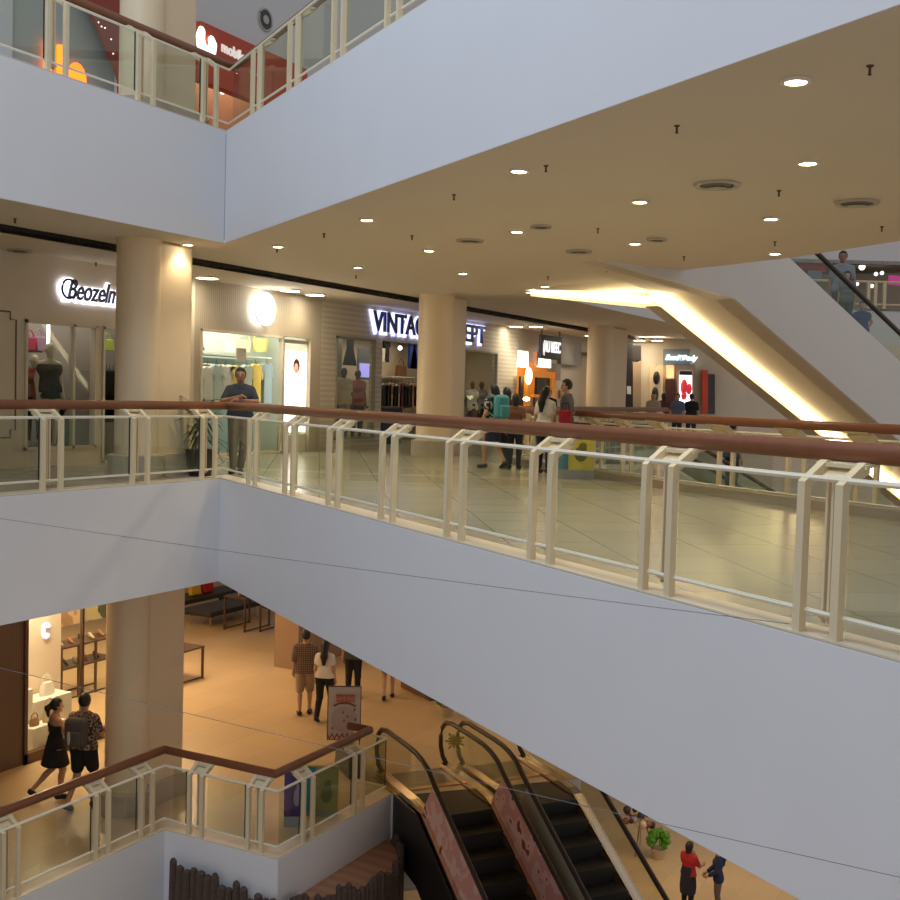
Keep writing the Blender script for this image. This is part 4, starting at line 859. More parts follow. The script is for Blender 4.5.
# recessed line ornament on the left cream panel
b = MB()
zz = [(12.2, 2.52), (13.0, 2.52), (13.0, 2.40), (13.12, 2.40), (13.12, .62), (13.02, .62), (13.02, .50), (12.2, .50)]
b.tube([(x, 14.895, z) for x, z in zz], .014, 5); struct('trim_4', b, mat('bronze_line', (.16, .10, .06), .5))
def garment(px, py, w_, h_, y, m, label, group=None, kind_='shirt', name=None, d=.09):
    c = Wy(px, py, y); x, z = float(c[0]), float(c[2]); t = thing(name or ('hanging_'+kind_), label, 'garment', (x, y, z), group)
    k = w_/2; top_ = z+h_/2
    if kind_ == 'shirt': o = [(-k*.35, 0), (-k*.7, -.06*h_), (-k, -.38*h_), (-k*.78, -.44*h_), (-k*.62, -.24*h_), (-k*.66, -h_), (k*.66, -h_), (k*.62, -.24*h_), (k*.78, -.44*h_), (k, -.38*h_), (k*.7, -.06*h_), (k*.35, 0), (0, -.05*h_)]
    elif kind_ == 'dress': o = [(-k*.3, 0), (-k*.5, -.08*h_), (-k*.42, -.4*h_), (-k, -h_), (k, -h_), (k*.42, -.4*h_), (k*.5, -.08*h_), (k*.3, 0), (0, -.08*h_)]
    else: o = [(-k, 0), (-k, -h_), (-k*.1, -h_), (0, -.3*h_), (k*.1, -h_), (k, -h_), (k, 0)]
    b = MB(); b.extr([(x+a, y-d/2, top_+q) for a, q in o], (0, d, 0)); part('fabric', b, m, t, bevel=.015)
    b = MB(); b.tube([(x-k*.5, y, top_-.05*h_), (x, y, top_+.03), (x+k*.5, y, top_-.05*h_)], .008, 5); b.tube([(x, y, top_+.03), (x, y, top_+.08), (x+.02, y, top_+.10)], .006, 5); part('hanger', b, BLACK, t)
    return t
def rail_(label, pxa, pxb, py, y, m=STEEL, z=None, yb=None):
    a, c = Wy(pxa, py, y), Wy(pxb, py, y); zz = z if z is not None else float(a[2]); b = MB(); b.tube([(a[0], y, zz), (c[0], y, zz)], .014, 6)
    t = thing('clothes_rail', label, 'rail', (float(a[0]), y, zz)); part('bar', b, m, t); b = MB()
    for x in (a[0], c[0]): b.tube([(x, y, zz), (x, yb or (16.5 if y < 16.3 else 17.4), zz)], .012, 5)
    part('bracket', b, m, t); return t
# shop one
def shelf(label, pxa, pxb, py, y0, y1, m=WHITE, cat='shelf', name='wall_shelf'):
    a, c = Wy(pxa, py, y0), Wy(pxb, py, y0); b = MB(); b.span(float(a[0]), float(c[0]), y0, y1, float(a[2])-.03, float(a[2])); return build(name, b, m, label=label, cat=cat)
def bag(px, py, w_, h_, y, m, label, grp=None):
    c = Wy(px, py, y); x, z = float(c[0]), float(c[2]); t = thing('handbag', label, 'bag', (x, y, z-h_/2), grp)
    b = MB(); b.extr([(x-w_/2, y-.07, z-h_/2), (x+w_/2, y-.07, z-h_/2), (x+w_*.40, y-.07, z+h_/2), (x-w_*.40, y-.07, z+h_/2)], (0, .14, 0)); part('body', b, m, t, bevel=.02)
    b = MB(); b.tube([(x+w_*.3*math.cos(a), y, z+h_/2+h_*.5*math.sin(a)) for a in np.linspace(0, math.pi, 9)], .012, 5); part('handle', b, m, t)
shelf('shelf holding the pink and lilac handbags in the left window', 26, 42, 350, 15.9, 16.4, BLACK)
bag(30, 344, .26, .24, 16.0, mat('magenta_leather', (.55, .04, .14), .4), 'magenta handbag at the left of the window shelf'); bag(38.5, 344, .28, .26, 16.0, mat('lilac_leather', (.48, .30, .50), .4), 'lilac handbag beside the magenta one')
bag(107, 345, .26, .22, 16.0, mat('lime_leather', (.40, .50, .06), .4), 'lime green bag in the doorway strip left of the column')
rail_('clothes rail with dark garments in the doorway strip left of the column', 98, 118, 372, 16.1)
for i in range(6): garment(100+i*3.1, 396, .34, 1.0, 16.0, [BLK, GREYC, JEANS][i % 3], 'dark garment on the rail in the doorway strip left of the column', 'dark garments in the doorway strip', 'shirt', d=.05)
rail_('clothes rail in the left window behind the mannequins', 27, 56, 371, 16.1)
for i, m in enumerate((cloth('rust', (.30, .06, .03)), cloth('coral', (.50, .16, .10)), cloth('rust', (.30, .06, .03)))): garment(29+i*3.6, 396, .34, .85, 16.0, m, 'reddish garment on the rail in the left window', 'reddish garments in the left window')
b = MB(); a = Wy(63.5, 350, 16.1); b.span(float(Wy(47.5, 330, 16.1)[0]), float(Wy(49.2, 330, 16.1)[0]), 16.08, 16.12, 1.9, 2.75); tag(build('tube_light', b, mat('tube_light', (1, 1, 1), emit=3), label='thin vertical white light strip at the top of the left window'), cat='lamp')
pp = thing('potted_plant', 'small dark potted plant behind the left window pane', 'plant', (14.75, 15.6, .3)); b = MB(); b.lathe([(.16, 0), (.22, .5), (.2, .52)], (14.75, 15.6, .3), 14); part('pot', b, mat('green_grey_pot', (.12, .14, .10), .5), pp, smooth='auto')
b = MB()
for i in range(22):
    a = random.uniform(0, 6.28); l_ = random.uniform(.25, .45); p0 = A_((14.75, 15.6, .8)); b.tube([p0, p0+A_((math.cos(a)*l_*.4, math.sin(a)*l_*.4, l_*.7)), p0+A_((math.cos(a)*l_, math.sin(a)*l_, l_*.45))], [.02, .02, .004], 4)
part('leaves', b, mat('leaf_dark', (.02, .04, .015), .5), pp)
# shop two: baby clothes
shelf('white shelf with baskets in the bright baby clothes shop', 204, 272, 353, 15.75, 16.4, mat('pale_shelf', (.75, .8, .75), .4))
YB = pattern('yellow_check_basket', 'plaid', (.78, .72, .30), (.55, .62, .12), 12, .7)
for px, w_, h_, m, lab in ((261.5, .50, .30, YB, 'yellow checked basket at the right end of the white shelf'), (245, .42, .26, mat('cream_basket', (.78, .74, .50), .7), 'cream basket left of the yellow checked one'), (231, .36, .26, WHITE, 'white basket at the middle of the shelf')):
    c = Wy(px, 352, 16.05); x, z = float(c[0]), float(c[2]); t = thing('basket', lab, 'basket', (x, 16.05, z)); b = MB(); b.lathe([(w_*.40, 0), (w_*.5, h_), (w_*.46, h_), (w_*.36, .03)], (x, 16.08, z), 20, 1, .6, caps=False); b.lathe([(w_*.4, 0), (w_*.4, .02)], (x, 16.08, z), 20, 1, .6); part('bowl', b, m, t, smooth='auto')
    b = MB(); b.tube([(x+w_*.48*math.cos(a), 16.08, z+h_+.14*math.sin(a)) for a in np.linspace(0, math.pi, 9)], .014, 5); part('handle', b, m, t)
MINT = mat('mint_panel', (.30, .42, .40), .6)
b = MB(); b.span(float(Wy(204, 350, 16.4)[0]), float(Wy(274, 350, 16.4)[0]), 16.43, 16.5, .0, 2.05); struct('wall_shop', b, MINT)
b = MB(); b.span(float(Wy(274, 350, 16.4)[0]), float(Wy(285, 350, 16.4)[0]), 16.2, 16.5, .0, 2.8); struct('wall_shop', b, mat('pink_wall', (.72, .52, .42), .6))
t = thing('awning', 'small lilac and white striped awning in the upper left of the baby clothes window', 'awning', (18, 15.4, 2.2)); a = Wy(201, 335, 15.4); c = Wy(216, 349, 15.4)
b = MB(); b.extr([(17.68, 15.3, 2.66), (17.68, 15.3, 2.2), (18.2, 15.3, 2.2), (18.05, 15.3, 2.5)], (0, .5, 0)); part('canopy', b, pattern('lilac_stripe', 'wave', (.62, .5, .68), (.85, .82, .85), 3, .6, dir='Y'), t); b = MB(); b.span(17.68, 18.22, 15.28, 15.82, 2.14, 2.2); part('valance', b, mat('grey_wood', (.35, .3, .28), .6), t)
rail_('clothes rail with white baby clothes in the bright shop', 203, 272, 364, 15.75)
for i, (px, m, h_) in enumerate(((207, WHC, .7), (216, cloth('mist', (.5, .58, .55)), .8), (225, WHC, .75), (233, cloth('lemon', (.72, .6, .2)), .5), (246, cloth('mist', (.5, .58, .55)), .8), (255, cloth('golden', (.78, .55, .12)), .85), (266, cloth('blue_grey', (.25, .32, .36)), .9))):
    garment(px, 383 if h_ > .6 else 377,   .44, h_, 15.6, m, ['white baby top at the left end of the rail', 'pale mint top, second on the baby clothes rail', 'white baby top, third on the rail', 'short lemon patterned top left of the leaning man', 'pale mint top hidden partly by the leaning man', 'golden yellow top right of the leaning man', 'blue-grey top at the right end of the baby clothes rail'][i], None, 'shirt', d=.12)
t = thing('light_box', 'tall glowing white poster of a child in the doorway of the baby clothes shop', 'poster', (20.9, 15.0, 0))
x0, x1 = float(Wy(284, 390, 15.0)[0]), float(Wy(306, 390, 15.0)[0]); b = MB(); b.span(x0, x1, 15.0, 15.08, .45, 2.25); part('panel', b, mat('glow_poster', (1, .97, .88), emit=2.2, ecol=(1, .95, .82)), t)
xm = float(Wy(297, 361, 14.98)[0]); b = MB(); b.ball((xm, 14.99, 1.93), (.13, .012, .16), 16); part('picture_hair', b, mat('poster_brown', (.18, .07, .04), .5), t); b = MB(); b.ball((xm-.03, 14.975, 1.87), (.085, .01, .115), 14); part('picture_face', b, mat('poster_skin', (.85, .55, .40), emit=.5), t)
b = MB(); b.span(x0-.08, x0, 14.99, 15.1, 0, 2.5); b.span(x1, x1+.08, 14.99, 15.1, 0, 2.5); b.span(x0-.08, x1+.08, 14.99, 15.1, 2.42, 2.5); b.span(x0-.08, x1+.08, 14.99, 15.1, 0, .4); part('frame', b, FRM, t)
c = Wy(240, 355, 15.1); b = MB(); b.span(c[0]-.16, c[0]+.16, 15.06, 15.07, c[2]-.14, c[2]+.14); tag(build('notice_card', b, mat('pink_card', (.75, .62, .60), .6)), 'pinkish notice card hanging in the baby clothes window', 'card')
# shop three: blue lettered clothes shop
c = Wy(350, 352, 16.8); garment(350, 351, .62, .75, 16.3, BLK, 'dark grey dress pinned high in the window left of the middle column', None, 'dress', d=.06)
b = MB(); b.span(22.42, 25.2, 16.55, 16.6, 0, 2.75); b.span(29.3, 31.8, 16.3, 16.35, 0, 2.75); struct('wall_shop', b, mat('olive_backdrop', (.20, .21, .16), .6))
t = thing('screen', 'lilac glowing screen in the window left of the middle column', 'screen', (24.5, 16.9, 1.8)); x0, x1 = float(Wy(361, 366, 16.4)[0]), float(Wy(376, 366, 16.4)[0]); b = MB(); b.span(x0-.05, x1+.05, 16.45, 16.5, 1.72, 2.55); part('frame', b, mat('slate', (.14, .16, .17), .5), t); b = MB(); b.span(x0, x1, 16.42, 16.45, 1.78, 2.15); part('display', b, mat('lilac_glow', (.4, .35, .9), emit=.9, ecol=(.32, .30, .8)), t)
for px, py, w_, h_, m, lab, kd in ((386, 349, .4, .75, BLK, 'black coat hung high just right of the grey pillar', 'shirt'), (413, 356, .5, .75, cloth('cobalt', (.02, .05, .30)), 'cobalt blue skirt hung beside the middle column', 'trousers'), (383, 355, .3, .4, WHC, 'white top hung under the black coat', 'shirt')):
    garment(px, py, w_, h_, 17.0, m, lab, None, kd)
shelf('small shelf carrying a brown box bag in the clothes shop', 392, 415, 376, 16.8, 17.35, WHITE); bag(401, 371, .5, .34, 17.0, mat('brown_leather', (.16, .07, .03), .5), 'brown box bag on the small shelf in the clothes shop')
b = MB(); b.ball(Wy(400, 348, 16.9), .07, 10); build('spot_lamp', b, WGLOW, label='bright bulb on the back wall of the clothes shop left of the middle column', cat='lamp')
rail_('long clothes rail crowded with dark clothes left of the middle column', 382, 418, 384, 16.6)
for i in range(10):
    m = [BLK, GREYC, cloth('tan', (.35, .22, .12)), BLK, cloth('print', (.3, .26, .22)), cloth('wine', (.15, .03, .03))][i % 6]
    garment(384+i*3.5, 396, .5, .62+.2*((i*7) % 3)/3, 16.5, m, ['black', 'charcoal', 'tan', 'black', 'printed', 'wine red'][i % 6]+' garment in the crowded rail left of the middle column', 'garments crowded on the rail left of the middle column', d=.07)
b = MB(); b.span(float(Wy(384, 400, 15.9)[0]), float(Wy(403, 400, 15.9)[0]), 15.9, 16.4, 0, .95); t = thing('display_table', 'dark blue jeans display table below the crowded rail', 'table', (26, 15.9, 0)); part('stack', b, mat('denim_stack', (.03, .05, .09), .8, noise=.3, nscale=10), t, bevel=.02); b = MB(); b.span(float(Wy(384, 400, 15.9)[0])-.05, float(Wy(403, 400, 15.9)[0])+.05, 15.85, 16.45, .95, 1.0); part('top', b, BROWN, t)
rail_('white rail seen right of the middle column', 467, 496, 372, 16.9, WHITE)
# kiosk
t = thing('kiosk_front', 'orange framed kiosk front with glowing white hoods, right of the siding wall', 'kiosk', (33.8, 14.7, 0)); ORG = mat('orange_frame', (.80, .30, .03), .45, emit=.25)
X = lambda px, y=14.75, py=380: float(Wy(px, py, y)[0])
b = MB()
for px0, px1 in ((523.5, 526.5), (548, 551)): b.span(X(px0), X(px1), 14.6, 14.75, 0, 2.2)
b.span(X(523.5), X(551), 14.6, 14.75, 2.02, 2.2); b.span(X(530), X(548), 14.6, 14.75, 1.38, 1.46); part('frame', b, ORG, t)
b = MB(); b.span(X(535), X(548), 14.68, 14.76, 1.46, 2.0); part('dark_panel', b, BLACK, t); b = MB(); b.span(X(519), X(522), 14.68, 14.76, .9, 2.0); part('side_display', b, BLACK, t)
HOOD = mat('hood_glow', (1, 1, 1), emit=1.6, ecol=(1, .96, .88))
for pa, pb, ya in ((518.5, 527.5, 350.5), (538, 550, 354.5)):
    zt, zb = float(Wy(pa, ya, 14.5)[2]), float(Wy(pa, 367, 14.5)[2]); b = MB(); b.extr([(X(pa, 14.5), 14.5, zt), (X(pb, 14.5), 14.5, zt), (X(pb, 14.5)+.06, 14.5, zb), (X(pa, 14.5)-.06, 14.5, zb)], (0, .05, 0)); part('hood', b, HOOD, t)
b = MB(); b.ball((X(528.5, 14.5), 14.5, float(Wy(528.5, 376, 14.5)[2])), (.15, .10, .26), 14); part('lamp', b, mat('amber_lamp', (1, .9, .6), emit=9, ecol=(1, .82, .45)), t, smooth=True)
b = MB(); b.ball((X(527, 14.0), 14.0, float(Wy(527, 399, 14.0)[2])), (.14, .1, .06), 10); part('counter_lamp', b, mat('amber_lamp', (1, .9, .6), emit=9, ecol=(1, .82, .45)), t, smooth=True)
b = MB(); b.span(X(529), X(536), 14.5, 14.6, 2.35, 2.8); part('pictogram', b, mat('peach_card', (.75, .35, .22), .5), t)
b = MB(); b.span(X(521), X(551), 13.9, 14.5, 0, .95); part('counter', b, mat('brown_counter', (.22, .10, .05), .5), t)
for i in range(9):
    b = MB(); b.span(X(531+i*1.9), X(532.4+i*1.9), 14.7, 14.78, .98, 1.36); part('book_spine', b, [mat('spine_a', (.5, .4, .3), .6), mat('spine_b', (.12, .05, .04), .6), mat('spine_c', (.3, .3, .32), .6)][i % 3], t)
t = thing('shop_sign', 'black box sign with glowing white letters hanging right of the kiosk', 'sign', (34.6, 14.3, 2.8)); xa, xb = X(541.5, 14.2, 345), X(562, 14.2, 345)
b = MB(); b.span(xa, xb, 14.2, 14.3, 2.58, 3.32); part('box', b, mat('black_box', (.01, .012, .03), .4), t, bevel=.02); fit_text('lettering', '(AU MEEC', mat('white_letters_lit', (1, 1, 1), emit=1.05), t, xa+.12, xb-.15, 14.18, 2.80, .34, .01, .012)
b = MB(); b.tube([(xa+.1, 14.25, 3.3), (xa+.1, 14.25, 3.5)], .02, 5); b.tube([(xb-.1, 14.25, 3.3), (xb-.1, 14.25, 3.5)], .02, 5); part('hanger', b, BLACK, t)
b = MB(); b.span(X(563, 14.7, 345), X(583, 14.7, 345), 14.75, 14.88, 2.5, 3.3); b.span(X(553, 14.7, 345), X(563, 14.7, 345), 14.75, 14.88, 1.95, 2.5); tag(build('bulkhead_panel', b, mat('grey_panel', (.26, .24, .22), .6)), 'grey panels beside the black box sign', 'panel')
c = X(561, 14.85, 387); b = MB(); b.span(c-.1, c+.1, 14.84, 14.9, 1.35, 1.62); tag(build('wall_plate', b, mat('copper_plate', (.45, .20, .10), .5)), 'small copper plate on the wall behind the man in grey', 'plate')
t = thing('display_case', 'dim display with an amber lit shelf left of the furthest column', 'display', (38.6, 15.6, 0)); b = MB(); b.span(37.9, 39.3, 15.8, 16.1, 1.0, 1.9); part('lit_shelf', b, mat('amber_shelf', (.8, .42, .10), emit=.6), t); b = MB(); b.span(37.9, 39.2, 15.6, 15.75, 2.0, 2.5); part('screen', b, BLACK, t); b = MB(); b.span(37.9, 39.3, 15.6, 16.2, 0, .8); part('counter', b, mat('grey_counter', (.3, .28, .25), .5), t)
# palm
pm = thing('potted_palm', 'spiky dark green plant in a black pot beside the left column behind the railing corner', 'plant', (14.09, 11.87, 0)); b = MB(); b.lathe([(.17, 0), (.23, .40), (.24, .42), (.20, .42), (.19, .38)], (14.09, 11.87, 0), 20); part('pot', b, BLACK, pm, smooth='auto')
b = MB(); b.tube([(14.09, 11.87, .38), (14.10, 11.88, .8), (14.09, 11.87, 1.05)], [.035, .03, .03], 6); part('trunk', b, mat('palm_trunk', (.10, .07, .04), .8), pm)
LEAF = mat('palm_leaf', (.025, .05, .02), .45)
random.seed(11)
for i in range(46):
    b = MB(); a = random.uniform(0, 6.28); l_ = random.uniform(.40, .62); up = random.uniform(-.35, 1.15); p0 = A_((14.09, 11.87, .55+.5*random.random())); dx = A_((math.cos(a), math.sin(a), 0)); pts = [p0+dx*l_*t_*.78+A_((0, 0, l_*(up*t_-.45*t_*t_))) for t_ in (0, .33, .66, 1)]
    sd = A_((-dx[1], dx[0], 0)); vs = []; ws = (.012, .026, .02, .002)
    for p_, w_ in zip(pts, ws): vs += [p_-sd*w_, p_+A_((0, 0, -.006)), p_+sd*w_]
    fs = []
    for k in range(3): fs += [(3*k, 3*k+1, 3*k+4, 3*k+3), (3*k+1, 3*k+2, 3*k+5, 3*k+4)]
    b.add(vs, fs); part('leaf', b, LEAF, pm)
# standing board on the bridge
def board_stand(name, label, p, w_, h_, d_, rz, cols, foot=.12, cat='sign'):
    t = thing(name, label, cat, p, rz=rz); b = MB(); b.box((0, 0, foot+h_/2), (w_, d_, h_)); lpart('panel', b, cols[0], t); b = MB(); b.box((0, 0, foot/2), (w_*.98, d_*1.6, foot)); lpart('base', b, mat('stand_grey', (.32, .32, .33), .4), t)
    if len(cols) > 1: b = MB(); b.box((-w_*.33, -d_/2-.006, foot+h_/2), (w_*.32, .008, h_*.98)); lpart('side_strip', b, cols[1], t)
    if len(cols) > 2: b = MB(); b.ball((w_*.15, -d_/2-.01, foot+h_*.42), (w_*.17, .008, h_*.2), 14); b.ball((w_*.2, -d_/2-.012, foot+h_*.62), (w_*.1, .008, h_*.1), 12); lpart('picture', b, cols[2], t)
    return t
def facing(p, extra=0): return math.atan2(p[1], p[0])+extra-math.pi/2   # turn a panel's front (-y) towards the void
q = gp(574, 479, 0); board_stand('standing_sign', 'yellow and blue standing sign on the bridge below the couple', q, .66, .66, .10, facing(q, .12), (mat('sign_yellow', (.62, .55, .06), .5), mat('sign_blue', (.05, .22, .32), .5), mat('sign_olive', (.16, .16, .05), .5)), .16)
# lower level boards
q = (14.25, 10.05, -5.3); board_stand('standing_sign', 'purple standing sign just inside the lower railing corner', q, .30, .72, .06, facing(q, -.1), (mat('sign_purple', (.06, .03, .12), .5), mat('sign_purple2', (.08, .04, .16), .5), mat('sign_lilac', (.30, .26, .36), .5)), .16)
q = (14.85, 9.95, -5.3); board_stand('standing_sign', 'teal and yellow standing sign inside the lower railing', q, .52, .74, .06, facing(q, -.1), (mat('sign_mustard', (.34, .30, .10), .5), mat('sign_teal', (.03, .24, .26), .5), mat('sign_olive', (.16, .16, .05), .5)), .05)
q = gp(343, 764, -5.3); t = thing('poster_stand', 'white poster with orange lettering on a low silver post beside the two walkers', 'poster', q, rz=facing(q, .0))
b = MB(); b.box((0, 0, .93), (.60, .03, .98)); lpart('frame', b, mat('dark_frame', (.08, .05, .04), .5), t); b = MB(); b.box((0, -.022, .93), (.57, .01, .95)); lpart('sheet', b, mat('poster_paper', (.66, .56, .46), .6), t)
b = MB(); b.box((.02, -.045, 1.21), (.34, .008, .13)); lpart('title_block', b, mat('poster_orange', (.60, .14, .06), .6), t)
text_o = text_mesh('title', 'LOVE SALE', .075, mat('poster_paper', (.66, .56, .46), .6), t, (0, 0, 0), (1, 0, 0), (0, 0, 1), .002); text_o.matrix_parent_inverse = Matrix.Identity(4); text_o.location = (-.155, -.052, 1.18)
b = MB(); b.tube([(-.19, -.03, 1.07), (-.08, -.04, 1.12), (.08, -.04, 1.12), (.20, -.03, 1.06)], .018, 5); lpart('ribbon', b, mat('poster_brown2', (.32, .10, .05), .6), t)
b = MB()
for k in range(13): x = -.27+k*.045; b.box((x, -.031, .50+.03*(k % 2)), (.02, .006, .10), 0, 0, R(25 if k % 2 else -25))
lpart('red_border', b, mat('poster_red', (.45, .06, .04), .6), t)
b = MB(); b.ball((.0, -.028, .82), (.23, .012, .24), 18); lpart('pale_disc', b, mat('poster_pink', (.58, .44, .40), .6), t)
b = MB(); 
for x, z in ((-.02, .95), (.06, .88), (.0, .80), (.18, 1.0), (.2, .82), (-.2, .66), (.18, .7)): b.ball((x, -.03-.14*(z-.93)*-1*0, z), (.018, .03, .025), 6)
lpart('figures', b, mat('poster_brown2', (.32, .10, .05), .6), t)
b = MB(); b.box((0, .06, .22), (.24, .10, .44)); lpart('post', b, STEEL, t); b = MB(); b.box((0, .05, .04), (.30, .26, .08)); lpart('foot', b, BLACK, t)
# ------------------------------------------------------------------ far facade beyond the second void
FD = 41.45
def ff(name, pl, m, d=FD-.1, th=.12, label=None, cat=None, **k): return bf(name, pl, d-th, th, m, label=label, cat=cat, **k)
R4 = lambda x0, x1, y0, y1: [(x0, y0), (x1, y0+.3), (x1, y1+.3), (x0, y1)]
ff('door_panel', R4(626, 633, 343, 414), BLACK, label='tall black door panel just right of the furthest column', cat='door'); ff('door_panel', R4(633, 641, 362, 414), mat('tan_door', (.42, .30, .18), .6), label='tan door leaf beside the black door panel', cat='door')
ff('notice', R4(627, 631, 386, 394), WHITE, d=FD-.25, th=.03, label='white notice on the black door panel', cat='notice')
ff('door_head', R4(632, 641, 345, 360), mat('dark_glass_panel', (.05, .04, .04), .3), label='dark transom above the tan door leaf', cat='panel')
t = thing('shop_sign', 'small glowing white script sign high on the far wall under the escalator', 'sign', DD(665, 357, FD-.6)); b = MB(); b.extr([DD(x, y, FD-.3) for x, y in R4(664, 690, 349, 365)], tuple(fw*A_((1, 1, 0))*.15)); part('board', b, mat('grey_blue_sign', (.20, .22, .23), .5), t)
q = DD(665.5, 359.5, FD-.36); RH = (math.sin(AZ), -math.cos(AZ), 0); o = text_mesh('lettering', 'Seed&Body', .24, mat('cyan_white_lit', (.8, .95, 1), emit=2.4, ecol=(.75, .95, 1)), t, q, RH, (0, 0, 1), .01, .012, .25)
xs = [v.co for v in o.data.vertices]
t = thing('shop_window', 'arched cream shop window with small mannequins on the far wall', 'window', DD(656, 400, FD-.3)); b = MB(); b.extr([DD(x, y, FD-.28) for x, y in ((650, 412), (650, 372), (651, 366), (654, 365), (656, 369), (658, 366), (661, 365), (663, 368), (663, 412))], tuple(fw*A_((1, 1, 0))*.1)); part('niche', b, mat('niche_glow', (.70, .52, .30), emit=.25), t)
b = MB(); b.ball(DD(656.5, 378, FD-.4), (.16, .12, .24), 10); b.ball(DD(655, 395, FD-.4), (.2, .12, .3), 10); part('dark_display', b, BLACK, t)
ff('glowing_panel', R4(667, 674, 364, 378), mat('amber_panel', (.85, .55, .25), emit=.9, ecol=(1, .62, .28)), label='amber lit panel between the arched window and the bright poster', cat='panel'); ff('door_panel', R4(666, 675, 379, 414), mat('dark_red_inside', (.10, .03, .025), .6), label='dark reddish doorway under the amber panel', cat='door')
t = thing('light_box', 'tall bright poster with a red and white figure on the far wall', 'poster', DD(685, 400, FD-.4)); b = MB(); b.extr([DD(x, y, FD-.3) for x, y in R4(677, 695, 364, 414)], tuple(fw*A_((1, 1, 0))*.1)); part('frame', b, mat('taupe_frame', (.30, .24, .20), .5), t)
b = MB(); b.extr([DD(x, y, FD-.34) for x, y in R4(679.5, 692, 371, 414)], tuple(fw*A_((1, 1, 0))*.05)); part('panel', b, mat('poster_white_lit', (1, .92, .92), emit=2.0, ecol=(1, .88, .90)), t)
b = MB(); b.extr([DD(x, y, FD-.38) for x, y in R4(679.5, 692, 371, 375)], tuple(fw*A_((1, 1, 0))*.03)); part('dark_band', b, BLACK, t)
b = MB(); b.ball(DD(684, 387, FD-.4), (.16, .12, .28), 10); b.ball(DD(689, 389, FD-.4), (.12, .1, .2), 10); b.ball(DD(684, 396, FD-.4), (.14, .1, .14), 10); part('red_figure', b, mat('poster_crimson', (.7, .04, .06), emit=.5), t)
ff('banner_panel', R4(702, 708, 370, 414), mat('scarlet_panel', (.62, .07, .03), .5), label='scarlet vertical panel right of the bright poster', cat='panel'); ff('display_case', R4(708, 715, 374, 414), mat('dark_case', (.06, .05, .05), .4, noise=.6, nscale=4), label='dark glazed case right of the scarlet panel', cat='display')
# ------------------------------------------------------------------ lower shops at y = 15.7
LY = 15.7
b = MB(); b.span(2.3, 14.08, LY, LY+.15, -5.3, -1.6); struct('wall_lower_shop', b, pattern('fluted_brown', 'wave', (.13, .085, .06), (.09, .055, .04), 6, .5, dir='X'))
b = MB(); b.span(14.06, 16.9, LY-.04, LY+.1, -5.3, -5.12); b.span(14.06, 14.13, LY-.04, LY+.1, -5.3, -1.6); b.span(15.42, 15.47, LY, LY+.06, -5.3, -1.6); struct('trim_5', b, BROWN)
b = MB(); b.span(14.12, 16.9, LY+.02, LY+.03, -5.12, -1.6); o = struct('window_6', b, SHOPGL)
x27, x61 = float(Wy(27, 700, 16.9)[0])-.3, float(Wy(61, 640, 16.9)[0])
b = MB(); b.span(13.4, x61, 16.9, 17.0, -5.3, -1.6); struct('wall_lower_shop', b, mat('blush_wall', (.86, .74, .60), .6))
b = MB(); b.span(16.85, 16.95, LY+.15, 17.0, -5.3, -1.6); 
b = MB(); b.span(22.3, 24.6, LY, LY+.7, -5.3, -1.6); struct('wall_lower_shop', b, mat('tan_pier', (.27, .18, .12), .5))
area('window_light', (14.8, 16.3, -1.75), 1.2, 120, (1, .74, .46), sy=.6)
t = thing('wall_emblem', 'pale lilac round emblem on the blush wall of the lower shop window', 'emblem', (14.9, 16.9, -3)); c = Wy(45, 631, 16.88)
b = MB(); b.tube([(c[0]+.07*math.cos(a)+.03, 16.885, c[2]+.12*math.sin(a)) for a in np.linspace(.6, 5.6, 14)], .045, 6); part('letter', b, mat('lilac_lit', (.8, .75, 1), emit=.9, ecol=(.8, .74, 1)), t)
def plinth(px0, px1, pyt, y0, y1, label):
    a, c = Wy(px0, pyt, y0), Wy(px1, pyt, y0); b = MB(); b.span(float(a[0]), float(c[0]), y0, y1, -5.3, float((a[2]+c[2])/2)); o = build('display_plinth', b, WHITE, bevel=.01); tag(o, label, 'plinth', 'white plinths in the lower shop window'); return float((a[0]+c[0])/2), (y0+y1)/2, float((a[2]+c[2])/2)
k1 = plinth(24, 33, 690, 16.3, 16.7, 'narrow white plinth at the left end of the lower window'); k2 = plinth(34, 72, 697, 16.35, 16.8, 'tall white plinth carrying the white handbags'); k3 = plinth(33, 66, 724, 15.9, 16.2, 'lower white plinth in front of the tall one')
def wbag(x, y, z, w_, h_, m, label, grp=None):
    t = thing('handbag', label, 'bag', (x, y, z), grp); b = MB(); b.lathe([(w_*.46, 0), (w_*.5, h_*.25), (w_*.42, h_*.8), (w_*.34, h_)], (x, y, z), 18, 1, .5); part('body', b, m, t, smooth='auto')
    b = MB(); b.tube([(x+w_*.36*math.cos(a), y, z+h_*.95+h_*.7*math.sin(a)) for a in np.linspace(0, math.pi, 9)], .012, 6); part('handle', b, m, t)
wbag(k2[0]+.05, k2[1], k2[2], .36, .24, WHITE, 'white handbag on top of the tall plinth')
wbag(k3[0]+.12, k3[1], k3[2], .30, .26, mat('cream_leather', (.62, .50, .34), .5), 'cream handbag behind the ponytail of the woman in black')
wbag(k3[0]-.22, k3[1], k3[2], .22, .14, mat('tan_leather', (.36, .20, .10), .5), 'small tan bag at the left of the low plinth')
def shoe_(x, y, z, rz, m, label, grp, h=.09):
    t = thing('display_shoe', label, 'shoe', (x, y, z), grp, rz); b = MB(); b.tube([(-.12, 0, h), (-.06, 0, h*.75), (.04, 0, .03), (.13, 0, .02)], [.03, .035, .034, .02], 8); lpart('upper', b, m, t, smooth=True); b = MB(); b.tube([(-.12, 0, 0), (-.12, 0, h)], [.008, .02], 6); lpart('heel', b, m, t)
    return t
